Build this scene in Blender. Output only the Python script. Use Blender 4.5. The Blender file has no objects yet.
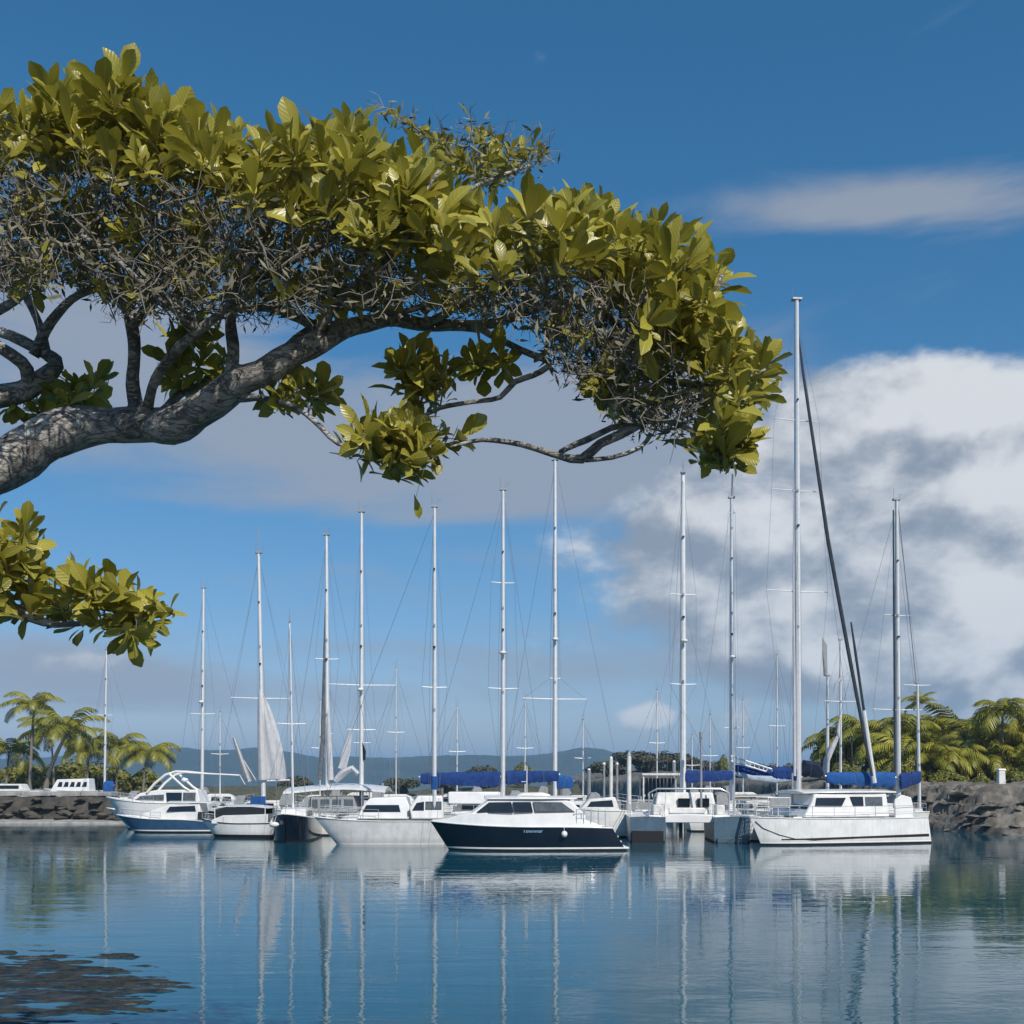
import bpy, bmesh, math, random
import numpy as np
from mathutils import Vector, Matrix, noise as mn

R = math.radians
PI = math.pi
random.seed(7)
rng = np.random.default_rng(7)
sc = bpy.context.scene
COL = sc.collection

# ------------------------------------------------------------------ camera
F = 1100.0            # focal length in pixels of the 1024 px frame
CH = 3.9              # eye height above the water
HY = 778.0            # row of the horizon
cam = bpy.data.cameras.new('camera')
cam.sensor_width = 36.0
cam.lens = 36.0 * F / 1024.0
cam.shift_y = (HY - 512.0) / 1024.0
cam.clip_start = 0.1
cam.clip_end = 40000.0
camo = bpy.data.objects.new('camera', cam)
camo.location = (0, 0, CH)
camo.rotation_euler = (R(90), 0, 0)
COL.objects.link(camo)
sc.camera = camo

# ------------------------------------------------------------------ light
SUN_ROT, SUN_EL = R(152), R(43)
SUN_DIR = Vector((math.sin(SUN_ROT) * math.cos(SUN_EL), math.cos(SUN_ROT) * math.cos(SUN_EL), math.sin(SUN_EL)))
sl = bpy.data.lights.new('sun', 'SUN')
sl.energy = 3.7
sl.angle = R(0.5)
sl.color = (1.0, 0.95, 0.87)
slo = bpy.data.objects.new('sun', sl)
slo.rotation_euler = (-SUN_DIR).to_track_quat('-Z', 'Y').to_euler()
slo.location = (60, -60, 90)
COL.objects.link(slo)

sc.view_settings.view_transform = 'Standard'
sc.view_settings.look = 'None'
sc.view_settings.exposure = 0.3
sc.view_settings.gamma = 1.0


class NX:
    """small expression builder for shader math"""
    nt = None

    def __init__(s, v): s.v = v

    @staticmethod
    def op(o, *a, clamp=False):
        n = NX.nt.nodes.new('ShaderNodeMath')
        n.operation = o
        n.use_clamp = clamp
        for i, x in enumerate(a):
            if isinstance(x, NX): NX.nt.links.new(x.v, n.inputs[i])
            else: n.inputs[i].default_value = x
        return NX(n.outputs[0])

    def __add__(s, o): return NX.op('ADD', s, o)
    def __radd__(s, o): return NX.op('ADD', o, s)
    def __sub__(s, o): return NX.op('SUBTRACT', s, o)
    def __rsub__(s, o): return NX.op('SUBTRACT', o, s)
    def __mul__(s, o): return NX.op('MULTIPLY', s, o)
    def __rmul__(s, o): return NX.op('MULTIPLY', o, s)
    def __truediv__(s, o): return NX.op('DIVIDE', s, o)
    def __neg__(s): return NX.op('MULTIPLY', s, -1.0)


def smooth(x, a, b):
    n = NX.nt.nodes.new('ShaderNodeMapRange')
    n.interpolation_type = 'SMOOTHSTEP'
    NX.nt.links.new(x.v, n.inputs[0])
    n.inputs[1].default_value = a
    n.inputs[2].default_value = b
    return NX(n.outputs[0])


def vec(x, y, z):
    n = NX.nt.nodes.new('ShaderNodeCombineXYZ')
    for i, a in enumerate((x, y, z)):
        if isinstance(a, NX): NX.nt.links.new(a.v, n.inputs[i])
        else: n.inputs[i].default_value = a
    return n.outputs[0]


def fbm(v, scale, detail=6, rough=0.55, dist=0.0):
    n = NX.nt.nodes.new('ShaderNodeTexNoise')
    NX.nt.links.new(v, n.inputs['Vector'])
    n.inputs['Scale'].default_value = scale
    n.inputs['Detail'].default_value = detail
    n.inputs['Roughness'].default_value = rough
    n.inputs['Distortion'].default_value = dist
    return NX(n.outputs[0])


def mixc(f, a, b):
    n = NX.nt.nodes.new('ShaderNodeMix')
    n.data_type = 'RGBA'
    NX.nt.links.new(f.v, n.inputs[0])
    for s, c in ((6, a), (7, b)):
        if isinstance(c, (tuple, list)): n.inputs[s].default_value = (*c, 1)
        else: NX.nt.links.new(c, n.inputs[s])
    return n.outputs[2]


SKY = 0.1
HAZE = 0.00024
w = bpy.data.worlds.new('World')
sc.world = w
w.use_nodes = True
nt = NX.nt = w.node_tree
bg = nt.nodes['Background']
sky = nt.nodes.new('ShaderNodeTexSky')
sky.sky_type = 'NISHITA'
sky.sun_disc = False
sky.sun_elevation = SUN_EL
sky.sun_rotation = SUN_ROT
sky.altitude = 0
sky.air_density = 1.0
sky.dust_density = 0.6
sky.ozone_density = 2.5
tc = nt.nodes.new('ShaderNodeTexCoord')
sep = nt.nodes.new('ShaderNodeSeparateXYZ')
nt.links.new(tc.outputs['Generated'], sep.inputs[0])
dx, dy, dz = (NX(sep.outputs[i]) for i in range(3))
az = NX.op('ARCTAN2', dx, dy)
el = NX.op('ARCSINE', dz)


def azel(px, py):
    x, z = (px - 512) / F, (HY - py) / F
    return math.atan2(x, 1), math.atan2(z, math.hypot(x, 1))


def blob(px, py, rx, ry, wgt, tilt=0.0):
    a, e = azel(px, py)
    u = (az - a) / (rx / F)
    v = (el - e + tilt * (az - a)) / (ry / F)
    g = NX.op('EXPONENT', -(u * u + v * v))
    return g * wgt


def blobs(lst):
    t = None
    for b in lst:
        g = blob(*b)
        t = g if t is None else t + g
    return t


# high ice streaks and grey bands of stratus: stretched noise
pv = vec(az * 1.0, el * 4.2, 0.3)
n_str = fbm(pv, 3.6, 8, 0.6, 0.5)
m_str = blobs([(880, 210, 240, 34, 0.40, 0.10), (900, 204, 220, 15, 0.14, 0.10), (330, 470, 430, 56, 0.45, 0.04), (120, 335, 190, 48, 0.44), (60, 660, 150, 34, 0.50), (620, 660, 260, 34, 0.34),
               (640, 440, 190, 60, 0.36), (420, 590, 330, 40, 0.24), (300, 400, 420, 60, 0.2), (820, 330, 200, 40, 0.2), (250, 700, 330, 24, 0.30), (520, 380, 160, 36, 0.25),
               (560, 760, 700, 26, 0.2), (900, 695, 130, 12, 0.25)])
d_str = smooth(n_str * 1.05 - 0.07 + m_str * 1.15, 0.64, 1.08)
# cumulus: billowy noise
cv = vec(az * 1.0, el * 1.5, 0.0)
n_cu = fbm(cv, 9.0, 11, 0.58, 0.15)
lv = vec(az * 1.0 + 0.018, el * 1.5 + 0.04, 0.0)
n_lt = fbm(lv, 9.0, 6, 0.5, 0.15)
m_cu = blobs([(1000, 490, 230, 95, 0.66), (980, 290, 260, 46, -0.45), (1010, 600, 210, 100, 0.62), (930, 670, 190, 40, 0.4), (850, 430, 120, 66, 0.42), (950, 400, 160, 40, 0.25), (700, 580, 150, 60, 0.36), (600, 640, 120, 30, 0.16),
              (652, 716, 30, 14, 0.52), (636, 724, 16, 8, 0.25), (738, 722, 18, 20, 0.46), (640, 530, 90, 40, 0.22), (880, 650, 130, 34, 0.34), (770, 640, 110, 30, 0.2),
              (60, 662, 90, 18, 0.28)])
back = NX.op('GREATER_THAN', NX.op('ABSOLUTE', az), 0.62)
d_cu = smooth(n_cu * 1.35 - 0.175 + NX.op('MINIMUM', m_cu * 1.2, 0.85) + back * 0.12, 0.72, 1.10)
light = smooth((n_cu - n_lt) * 2.6 + blobs([(1000, 400, 190, 34, 0.42), (985, 500, 60, 34, 0.42), (1005, 610, 42, 46, 0.5), (930, 640, 110, 26, 0.3),
                                            (655, 712, 50, 16, 0.40), (740, 715, 40, 22, 0.35), (900, 420, 90, 26, 0.2), (880, 560, 60, 40, 0.1), (900, 540, 70, 40, -0.12), (900, 690, 200, 22, -0.2)]) + blobs([(930, 405, 220, 30, 0.3)]) + 0.2, -0.15, 0.75)
hsv = nt.nodes.new('ShaderNodeHueSaturation')
hsv.inputs['Saturation'].default_value = 1.15
hsv.inputs['Value'].default_value = 1.0
nt.links.new(sky.outputs[0], hsv.inputs['Color'])
sp3 = nt.nodes.new('ShaderNodeSeparateColor')
nt.links.new(hsv.outputs[0], sp3.inputs[0])
cm3 = nt.nodes.new('ShaderNodeCombineColor')
for i, (ga, gg) in enumerate(((0.63, 1.257), (0.59, 0.85), (0.725, 0.85))):   # polarised, deeper blue
    v3 = NX.op('POWER', NX(sp3.outputs[i]) * (1.366 * SKY), gg) * (ga / 1.231 / SKY)
    nt.links.new(v3.v, cm3.inputs[i])
skyc = cm3.outputs[0]
c1 = mixc(d_str * 0.85, skyc, tuple(v / SKY for v in (0.27, 0.30, 0.355)))
cu_col = mixc(light, tuple(v / SKY for v in (0.225, 0.262, 0.32)), tuple(v / SKY for v in (0.63, 0.64, 0.655)))
c2 = mixc(d_cu * 0.93, c1, cu_col)
nt.links.new(c2, bg.inputs[0])
bg.inputs[1].default_value = SKY


# ------------------------------------------------------------------ helpers
def P(px, py, y):
    return Vector(((px - 512) / F * y, y, CH + (HY - py) / F * y))


MATS = {}


def mat(name, col, rough=0.5, metal=0.0, var=0.15, scale=3.0, bump=0.0, bscale=20.0, spec=0.5, col2=None, transl=0.0, stretch=(1, 1, 1), rnd=0.0, island=0.0, coat=0.0):
    if name in MATS: return MATS[name]
    m = bpy.data.materials.new(name)
    m.use_nodes = True
    nt = NX.nt = m.node_tree
    b = nt.nodes['Principled BSDF']
    b.inputs['Roughness'].default_value = rough
    b.inputs['Metallic'].default_value = metal
    b.inputs['Specular IOR Level'].default_value = spec
    b.inputs['Coat Weight'].default_value = coat
    tc = nt.nodes.new('ShaderNodeTexCoord')
    mp = nt.nodes.new('ShaderNodeMapping')
    mp.inputs['Scale'].default_value = stretch
    nt.links.new(tc.outputs['Object'], mp.inputs[0])
    n1 = fbm(mp.outputs[0], scale, 6, 0.6)
    if col2 is None: col2 = tuple(c * (1 - 2 * var) for c in col)
    f = smooth(n1, 0.35, 0.68)
    if rnd:
        oi = nt.nodes.new('ShaderNodeObjectInfo')
        f = f * (1 - rnd) + NX(oi.outputs['Random']) * rnd
    if island:
        g = nt.nodes.new('ShaderNodeNewGeometry')
        f = f * (1 - island) + NX(g.outputs['Random Per Island']) * island
    c = mixc(f, col, col2)
    nt.links.new(c, b.inputs['Base Color'])
    if bump:
        bp = nt.nodes.new('ShaderNodeBump')
        bp.inputs['Strength'].default_value = 1.0
        bp.inputs['Distance'].default_value = bump
        n2 = fbm(mp.outputs[0], bscale, 8, 0.65)
        nt.links.new(n2.v, bp.inputs['Height'])
        nt.links.new(bp.outputs[0], b.inputs['Normal'])
    if transl:
        t = nt.nodes.new('ShaderNodeBsdfTranslucent')
        nt.links.new(c, t.inputs[0])
        mx = nt.nodes.new('ShaderNodeMixShader')
        mx.inputs[0].default_value = transl
        nt.links.new(b.outputs[0], mx.inputs[1])
        nt.links.new(t.outputs[0], mx.inputs[2])
        nt.links.new(mx.outputs[0], nt.nodes['Material Output'].inputs[0])
    MATS[name] = m
    return m


WHITE = mat('white_gelcoat', (0.80, 0.79, 0.76), 0.22, var=0.06, scale=1.3, coat=0.3)
def weathered(m, grime=(0.36, 0.31, 0.22), z1=0.55):
    """run-off streaks and a stained band above the waterline"""
    nt = NX.nt = m.node_tree
    pb = nt.nodes['Principled BSDF']
    tc = nt.nodes.new('ShaderNodeTexCoord')
    mp = nt.nodes.new('ShaderNodeMapping')
    mp.inputs['Scale'].default_value = (7, 7, 0.5)
    nt.links.new(tc.outputs['Object'], mp.inputs[0])
    st = smooth(fbm(mp.outputs[0], 1.0, 5, 0.6), 0.50, 0.75)
    sx = nt.nodes.new('ShaderNodeSeparateXYZ')
    nt.links.new(tc.outputs['Object'], sx.inputs[0])
    z = NX(sx.outputs[2])
    low = 1.0 - smooth(z + st * -0.25, 0.10, z1)
    f = NX.op('MAXIMUM', st * 0.30, low * 0.40, clamp=True)
    old = pb.inputs['Base Color'].links[0].from_socket
    nt.links.new(mixc(f, old, grime), pb.inputs['Base Color'])
    return m


HULLWHITE = weathered(mat('weathered_white_hull', (0.80, 0.79, 0.76), 0.25, var=0.06, scale=1.3, coat=0.2))
WHITE2 = mat('off_white_paint', (0.72, 0.71, 0.67), 0.4, var=0.10, scale=2.5)
CREAM = mat('cream_gelcoat', (0.66, 0.65, 0.61), 0.35, var=0.08, scale=2)
DECK = mat('nonskid_deck', (0.70, 0.70, 0.67), 0.7, var=0.12, scale=5, bump=0.002, bscale=80)
NAVY = mat('navy_hull_paint', (0.006, 0.011, 0.020), 0.12, var=0.15, scale=2, coat=0.15)
BLUEHULL = mat('mid_blue_hull_paint', (0.035, 0.085, 0.16), 0.2, var=0.1, scale=2, coat=0.3)
GREYHULL = weathered(mat('blue_grey_hull_paint', (0.085, 0.14, 0.19), 0.3, var=0.1, scale=2), (.05, .06, .06))  # blue-grey paint, with the shade on the hull ends put into its colour
PALEHULL = weathered(mat('light_grey_hull_paint', (0.62, 0.62, 0.61), 0.3, var=0.08, scale=2), (.27, .25, .20))
BLACK = mat('black_antifoul', (0.008, 0.008, 0.009), 0.6, var=0.2)
GLASS = mat('dark_cabin_glass', (0.012, 0.016, 0.02), 0.06, var=0.2, spec=0.7)
GREYGLASS = mat('grey_tinted_glass', (0.10, 0.115, 0.12), 0.15, var=0.2, spec=0.6)
ALU = mat('mast_aluminium', (0.74, 0.74, 0.73), 0.42, metal=0.2, var=0.05, scale=4)
GREYALU = mat('weathered_aluminium', (0.34, 0.35, 0.36), 0.45, metal=0.3, var=0.1, scale=4)
STEEL = mat('stainless_rail', (0.62, 0.63, 0.64), 0.3, metal=0.6, var=0.05)
WIRE = mat('rigging_wire', (0.22, 0.23, 0.25), 0.5, metal=0.3, var=0.05)
DARKPOLE = mat('dark_spar', (0.035, 0.042, 0.05), 0.45, var=0.2)
CANVAS = mat('blue_canvas', (0.005, 0.040, 0.185), 0.9, var=0.2, scale=4, bump=0.015, bscale=6)
CANVAS2 = mat('bright_blue_canvas', (0.010, 0.085, 0.29), 0.9, var=0.15, scale=4, bump=0.015, bscale=6)
SAIL = mat('sailcloth', (0.60, 0.61, 0.63), 0.8, var=0.06, scale=3, bump=0.02, bscale=3, transl=0.2)
GREYCLOTH = mat('grey_awning_cloth', (0.30, 0.31, 0.31), 0.9, var=0.1, scale=3, bump=0.01, bscale=5)
RUBBER = mat('black_rubber', (0.012, 0.012, 0.012), 0.7, var=0.2)
WOOD = mat('weathered_timber', (0.20, 0.17, 0.14), 0.8, var=0.2, scale=4, stretch=(0.4, 4, 4), bump=0.004, bscale=14)
TEAK = mat('pale_teak', (0.33, 0.25, 0.16), 0.7, var=0.15, scale=4, stretch=(0.4, 6, 6))
CONC = mat('pale_concrete', (0.37, 0.36, 0.33), 0.85, var=0.2, scale=1.6, bump=0.01, bscale=9)
BASALT = mat('dark_basalt', (0.032, 0.029, 0.023), 0.85, scale=1.4, col2=(0.095, 0.085, 0.066), bump=0.05, bscale=4, rnd=0.35)
LEDGE = mat('grey_ledge_rock', (0.19, 0.172, 0.142), 0.85, scale=0.9, col2=(0.06, 0.053, 0.043), bump=0.06, bscale=3)
BARK = mat('grey_bark', (0.46, 0.43, 0.385), 0.9, scale=4, col2=(0.21, 0.195, 0.17), bump=0.05, bscale=11, stretch=(1, 1, 1))
def barkify(m):
    nt = NX.nt = m.node_tree
    pb = nt.nodes['Principled BSDF']
    tc = nt.nodes.new('ShaderNodeTexCoord')
    ob = tc.outputs['Object']
    lich = smooth(fbm(ob, 2.2, 5, 0.6, 0.6), 0.52, 0.66)
    spots = smooth(fbm(ob, 17.0, 4, 0.6), 0.55, 0.72)
    mp = nt.nodes.new('ShaderNodeMapping')
    mp.inputs['Scale'].default_value = (5.0, 16.0, 13.0)
    mp.inputs['Rotation'].default_value = (0, R(-20), 0)
    nt.links.new(ob, mp.inputs[0])
    rg = fbm(mp.outputs[0], 1.0, 6, 0.62, 0.8)
    crack = 1.0 - smooth(NX.op('ABSOLUTE', rg - 0.5), 0.0, 0.045)
    old = pb.inputs['Base Color'].links[0].from_socket
    c1_ = mixc(lich * 0.75, old, (0.50, 0.48, 0.43))
    c2_ = mixc(spots * 0.5, c1_, (0.09, 0.085, 0.06))
    c3_ = mixc(crack * 0.35, c2_, (0.045, 0.04, 0.034))
    nt.links.new(c3_, pb.inputs['Base Color'])
    bp = nt.nodes.new('ShaderNodeBump')
    bp.inputs['Distance'].default_value = 0.03
    nt.links.new((fbm(ob, 14.0, 8, 0.65) - crack * 0.6).v, bp.inputs['Height'])
    nt.links.new(bp.outputs[0], pb.inputs['Normal'])


barkify(BARK)
TWIG = mat('dead_grey_twig', (0.27, 0.245, 0.20), 0.9, scale=6, col2=(0.12, 0.11, 0.09))
LEAF = mat('broad_yellow_green_leaf', (0.46, 0.405, 0.055), 0.34, scale=1.6, col2=(0.20, 0.19, 0.024), transl=0.3, island=0.7, spec=0.5)


def veins(m):
    nt = NX.nt = m.node_tree
    pb = nt.nodes['Principled BSDF']
    uvn = nt.nodes.new('ShaderNodeUVMap')
    sx = nt.nodes.new('ShaderNodeSeparateXYZ')
    nt.links.new(uvn.outputs[0], sx.inputs[0])
    u, v = NX(sx.outputs[0]), NX.op('ABSOLUTE', NX(sx.outputs[1]))
    rib = 1.0 - smooth(v, 0.02, 0.12)
    side = NX.op('SINE', (u - v * 0.22) * 60.0) * 0.5 + 0.5
    f = NX.op('MAXIMUM', rib * 0.6, side * 0.10, clamp=True)
    old = pb.inputs['Base Color'].links[0].from_socket
    col = mixc(f, old, (0.48, 0.45, 0.12))
    nt.links.new(col, pb.inputs['Base Color'])
    bp = nt.nodes.new('ShaderNodeBump')
    bp.inputs['Distance'].default_value = 0.0016
    nt.links.new((side * 0.5 - rib).v, bp.inputs['Height'])
    nt.links.new(bp.outputs[0], pb.inputs['Normal'])


veins(LEAF)
DRYLEAF = mat('dull_dry_leaf', (0.24, 0.215, 0.14), 0.8, scale=3, col2=(0.10, 0.095, 0.05), island=0.6)
PALMLEAF = mat('palm_frond', (0.34, 0.31, 0.03), 0.45, scale=0.7, col2=(0.15, 0.16, 0.018), transl=0.2, rnd=0.5)
PALMTRUNK = mat('palm_bark', (0.20, 0.18, 0.15), 0.9, scale=3, stretch=(1, 1, 6), bump=0.02, bscale=8)
BUSHLEAF = mat('dense_bush_leaf', (0.22, 0.21, 0.02), 0.55, scale=0.5, col2=(0.06, 0.07, 0.01), transl=0.12, island=0.5)
DULLBUSH = mat('dull_scrub', (0.075, 0.072, 0.028), 0.7, scale=0.5, col2=(0.03, 0.032, 0.014), island=0.5)
SOIL = mat('dark_soil_and_grass', (0.10, 0.095, 0.055), 0.95, scale=0.8, col2=(0.035, 0.042, 0.018), bump=0.05, bscale=3)
HILLM = mat('forested_hill', (0.035, 0.05, 0.03), 0.95, scale=0.012, col2=(0.015, 0.025, 0.015))
ORANGE = mat('fender_white', (0.72, 0.72, 0.70), 0.5, var=0.1)
LETTER = mat('pale_blue_lettering', (0.22, 0.42, 0.55), 0.5, var=0.05)


class MB:
    def __init__(s): s.v, s.f, s.m, s.uv = [], [], [], []

    def add(s, verts, faces, mi=0):
        o = len(s.v)
        s.v += [tuple(p) for p in verts]
        s.f += [tuple(i + o for i in f) for f in faces]
        s.m += [mi] * len(faces) if isinstance(mi, int) else list(mi)

    def box(s, c, d, rot=None, mi=0, taper=1.0):
        cx, cy, cz = c
        hx, hy, hz = (k / 2 for k in d)
        vs = []
        for z in (-1, 1):
            t = taper if z > 0 else 1.0
            for x, y in ((-1, -1), (1, -1), (1, 1), (-1, 1)):
                p = Vector((x * hx * t, y * hy * t, z * hz))
                if rot is not None: p = rot @ p
                vs.append(p + Vector(c))
        s.add(vs, [(0, 3, 2, 1), (4, 5, 6, 7), (0, 1, 5, 4), (1, 2, 6, 5), (2, 3, 7, 6), (3, 0, 4, 7)], mi)

    def tube(s, pts, rad, n=6, mi=0, cap=True, squash=1.0, wob=0.0):
        pts = [Vector(p) for p in pts]
        k = len(pts)
        if not hasattr(rad, '__len__'): rad = [rad] * k
        up = None
        vs, fs = [], []
        for i in range(k):
            t = (pts[min(i + 1, k - 1)] - pts[max(i - 1, 0)])
            if t.length < 1e-9: t = Vector((0, 0, 1))
            t.normalize()
            if up is None:
                up = Vector((0, 1, 0)) if abs(t.y) < 0.9 else Vector((1, 0, 0))
            a = (up - t * up.dot(t))
            if a.length < 1e-6: a = t.orthogonal()
            a.normalize()
            up = a
            b = t.cross(a)
            for j in range(n):
                th = 2 * PI * j / n
                r = rad[i]
                if wob: r *= 1 + wob * mn.noise(pts[i] * 3.0 + Vector((math.cos(th), math.sin(th), 0)) * 1.3)
                vs.append(pts[i] + a * (r * math.cos(th)) + b * (r * squash * math.sin(th)))
        for i in range(k - 1):
            for j in range(n):
                j2 = (j + 1) % n
                fs.append((i * n + j, i * n + j2, (i + 1) * n + j2, (i + 1) * n + j))
        if cap and n > 2:
            fs.append(tuple(range(n - 1, -1, -1)))
            fs.append(tuple((k - 1) * n + j for j in range(n)))
        s.add(vs, fs, mi)

    def loft(s, secs, cap=True, mi=0, closed=True):
        n = len(secs[0])
        vs = [p for q in secs for p in q]
        fs = []
        for i in range(len(secs) - 1):
            for j in range(n if closed else n - 1):
                j2 = (j + 1) % n
                fs.append((i * n + j, i * n + j2, (i + 1) * n + j2, (i + 1) * n + j))
        if cap:
            fs.append(tuple(range(n - 1, -1, -1)))
            fs.append(tuple((len(secs) - 1) * n + j for j in range(n)))
        s.add(vs, fs, mi)

    def ball(s, c, r, n=8, m=6, mi=0, sc3=(1, 1, 1)):
        vs, fs = [], []
        for i in range(m + 1):
            ph = PI * i / m
            for j in range(n):
                th = 2 * PI * j / n
                vs.append((c[0] + r * sc3[0] * math.sin(ph) * math.cos(th), c[1] + r * sc3[1] * math.sin(ph) * math.sin(th), c[2] + r * sc3[2] * math.cos(ph)))
        for i in range(m):
            for j in range(n):
                fs.append((i * n + j, (i + 1) * n + j, (i + 1) * n + (j + 1) % n, i * n + (j + 1) % n))
        s.add(vs, fs, mi)

    def build(s, name, mats, parent=None, smooth=True, angle=40, bevel=0.0, fix=False):
        me = bpy.data.meshes.new(name)
        me.from_pydata(s.v, [], s.f)
        if not isinstance(mats, (list, tuple)): mats = [mats]
        for m in mats: me.materials.append(m)
        if len(mats) > 1: me.polygons.foreach_set('material_index', np.array(s.m, dtype=np.int32))
        if fix:
            bm = bmesh.new()
            bm.from_mesh(me)
            bmesh.ops.remove_doubles(bm, verts=bm.verts, dist=1e-4)
            bmesh.ops.recalc_face_normals(bm, faces=bm.faces)
            bm.to_mesh(me)
            bm.free()
        if smooth:
            me.polygons.foreach_set('use_smooth', np.ones(len(me.polygons), dtype=bool))
            if angle < 180: me.set_sharp_from_angle(angle=R(angle))
        if s.uv:
            li = np.empty(len(me.loops), dtype=np.int32)
            me.loops.foreach_get('vertex_index', li)
            me.uv_layers.new(name='uv').data.foreach_set('uv', np.array(s.uv, dtype=np.float32)[li].ravel())
        me.update()
        o = bpy.data.objects.new(name, me)
        COL.objects.link(o)
        if parent is not None: o.parent = parent
        if bevel:
            b = o.modifiers.new('edge', 'BEVEL')
            b.width = bevel
            b.segments = 2
            b.limit_method = 'ANGLE'
            b.angle_limit = R(30)
        return o


def tag(o, label, cat, group=None):
    o['label'] = label
    o['category'] = cat
    if group: o['group'] = group
    return o


def structure(o):
    o['kind'] = 'structure'
    return o


def thing(name, label, cat, loc=(0, 0, 0), rz=0.0, group=None):
    o = bpy.data.objects.new(name, None)
    COL.objects.link(o)
    o.location = loc
    o.rotation_euler = (0, 0, rz)
    o.empty_display_size = 0.3
    return tag(o, label, cat, group)


# ================================================================== SETTING
def make_water():
    m = bpy.data.materials.new('harbour_water')
    m.use_nodes = True
    nt = NX.nt = m.node_tree
    b = nt.nodes['Principled BSDF']
    b.inputs['Base Color'].default_value = (0.006, 0.070, 0.102, 1)
    b.inputs['Roughness'].default_value = 0.02
    b.inputs['IOR'].default_value = 1.33
    b.inputs['Specular Tint'].default_value = (0.80, 0.96, 1.0, 1)
    tc = nt.nodes.new('ShaderNodeTexCoord')

    def mapped(sx, sy, rot=0.0):
        mp = nt.nodes.new('ShaderNodeMapping')
        mp.inputs['Scale'].default_value = (sx, sy, 1)
        mp.inputs['Rotation'].default_value = (0, 0, rot)
        nt.links.new(tc.outputs['Object'], mp.inputs[0])
        return mp.outputs[0]
    a = fbm(mapped(0.22, 0.9, 0.06), 1.0, 3, 0.5, 0.6)
    c = fbm(mapped(2.3, 4.2, -0.1), 1.0, 3, 0.5, 0.4)
    e = fbm(mapped(0.05, 0.16, 0.15), 1.0, 2, 0.5)
    calm = smooth(e, 0.35, 0.65)
    h = a * 0.048 + c * 0.024 * (0.25 + calm * 0.75)
    bp = nt.nodes.new('ShaderNodeBump')
    bp.inputs['Strength'].default_value = 1.0
    bp.inputs['Distance'].default_value = 0.26
    nt.links.new(h.v, bp.inputs['Height'])
    nt.links.new(bp.outputs[0], b.inputs['Normal'])
    mb = MB()
    ys = [-600, 0, 40, 80, 140, 300, 900, 2500, 9000]
    xs = [-7000, -1500, -300, -60, 0, 60, 300, 1500, 7000]
    vs = [(x, y, 0) for y in ys for x in xs]
    n = len(xs)
    fs = [(j * n + i, j * n + i + 1, (j + 1) * n + i + 1, (j + 1) * n + i) for j in range(len(ys) - 1) for i in range(n - 1)]
    mb.add(vs, fs)
    structure(mb.build('water', m, smooth=False))


make_water()


def heightfield(name, xs, ys, fn, m, skip=None):
    mb = MB()
    n = len(xs)
    vs = [(x, y, fn(x, y)) for y in ys for x in xs]
    fs = []
    for j in range(len(ys) - 1):
        for i in range(n - 1):
            q = (j * n + i, j * n + i + 1, (j + 1) * n + i + 1, (j + 1) * n + i)
            if max(vs[k][2] for k in q) < -1.2: continue
            fs.append(q)
    mb.add(vs, fs)
    return mb.build(name, m, angle=180)


def sstep(x, a, b):
    t = min(1, max(0, (x - a) / (b - a)))
    return t * t * (3 - 2 * t)


def fb(x, y, s, o=4, z=0.0):
    return mn.fractal(Vector((x * s, y * s, z)), 0.9, 2.0, o)


# bank the photographer and the big tree stand on (outside the frame)
def bank(x, y):
    edge = 5.2 + 0.5 * math.sin(x * 0.7) + 0.3 * fb(x, 0, 0.6) + 3.0 * sstep(-x, 4.8, 8.0)
    d = edge - y
    return -1.0 + 3.2 * sstep(d, -1.2, 0.9) + 0.10 * fb(x, y, 0.8) * sstep(d, 0, 2)


structure(heightfield('ground', list(np.linspace(-40, 40, 110)), list(np.linspace(-30, 10, 70)), bank, SOIL))


# far hills: three ridges, kilometres away
def hills(name, y0, prof, depth, seed):
    pts = [(P(px, 778, y0).x, (778 - py) / F * y0 + CH) for px, py in prof]
    x0, x1 = pts[0][0], pts[-1][0]
    px_ = [p[0] for p in pts]
    pz_ = [p[1] for p in pts]

    def fn(x, y):
        h = float(np.interp(x, px_, pz_))
        t = (y - y0) / depth
        crown = max(0.0, 1 - t * t)
        return h * (crown ** 0.7) * (1 + 0.10 * fb(x, y, 0.004, 6, seed) * 1.0) + 5.0 * fb(x, y, 0.02, 4, seed) * crown - 3
    o = heightfield(name, list(np.linspace(x0, x1, 160)), list(np.linspace(y0 - depth, y0 + depth, 26)), fn, HILLM)
    return structure(o)


hills('hills', 2600, [(-700, 774), (-300, 762), (0, 760), (120, 754), (165, 748), (230, 751), (262, 748), (320, 757), (400, 757), (440, 755), (500, 755), (545, 753),
                      (575, 746), (596, 747), (612, 753), (640, 758), (655, 772), (665, 779)], 420, 2.0)
hills('hills', 3300, [(560, 779), (610, 764), (660, 762), (700, 768), (740, 771), (790, 765), (840, 766), (1000, 764), (1300, 760), (1700, 774)], 500, 5.0)


# right shore: lava ledges stepping up to a terrace with palms
def shore_y(x):     # the water's edge for each x
    return float(np.interp(x, [10, 20, 27, 29.5, 31.5, 34, 40, 60, 120], [300, 190, 97, 92, 82, 75, 71, 62, 40]))


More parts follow.
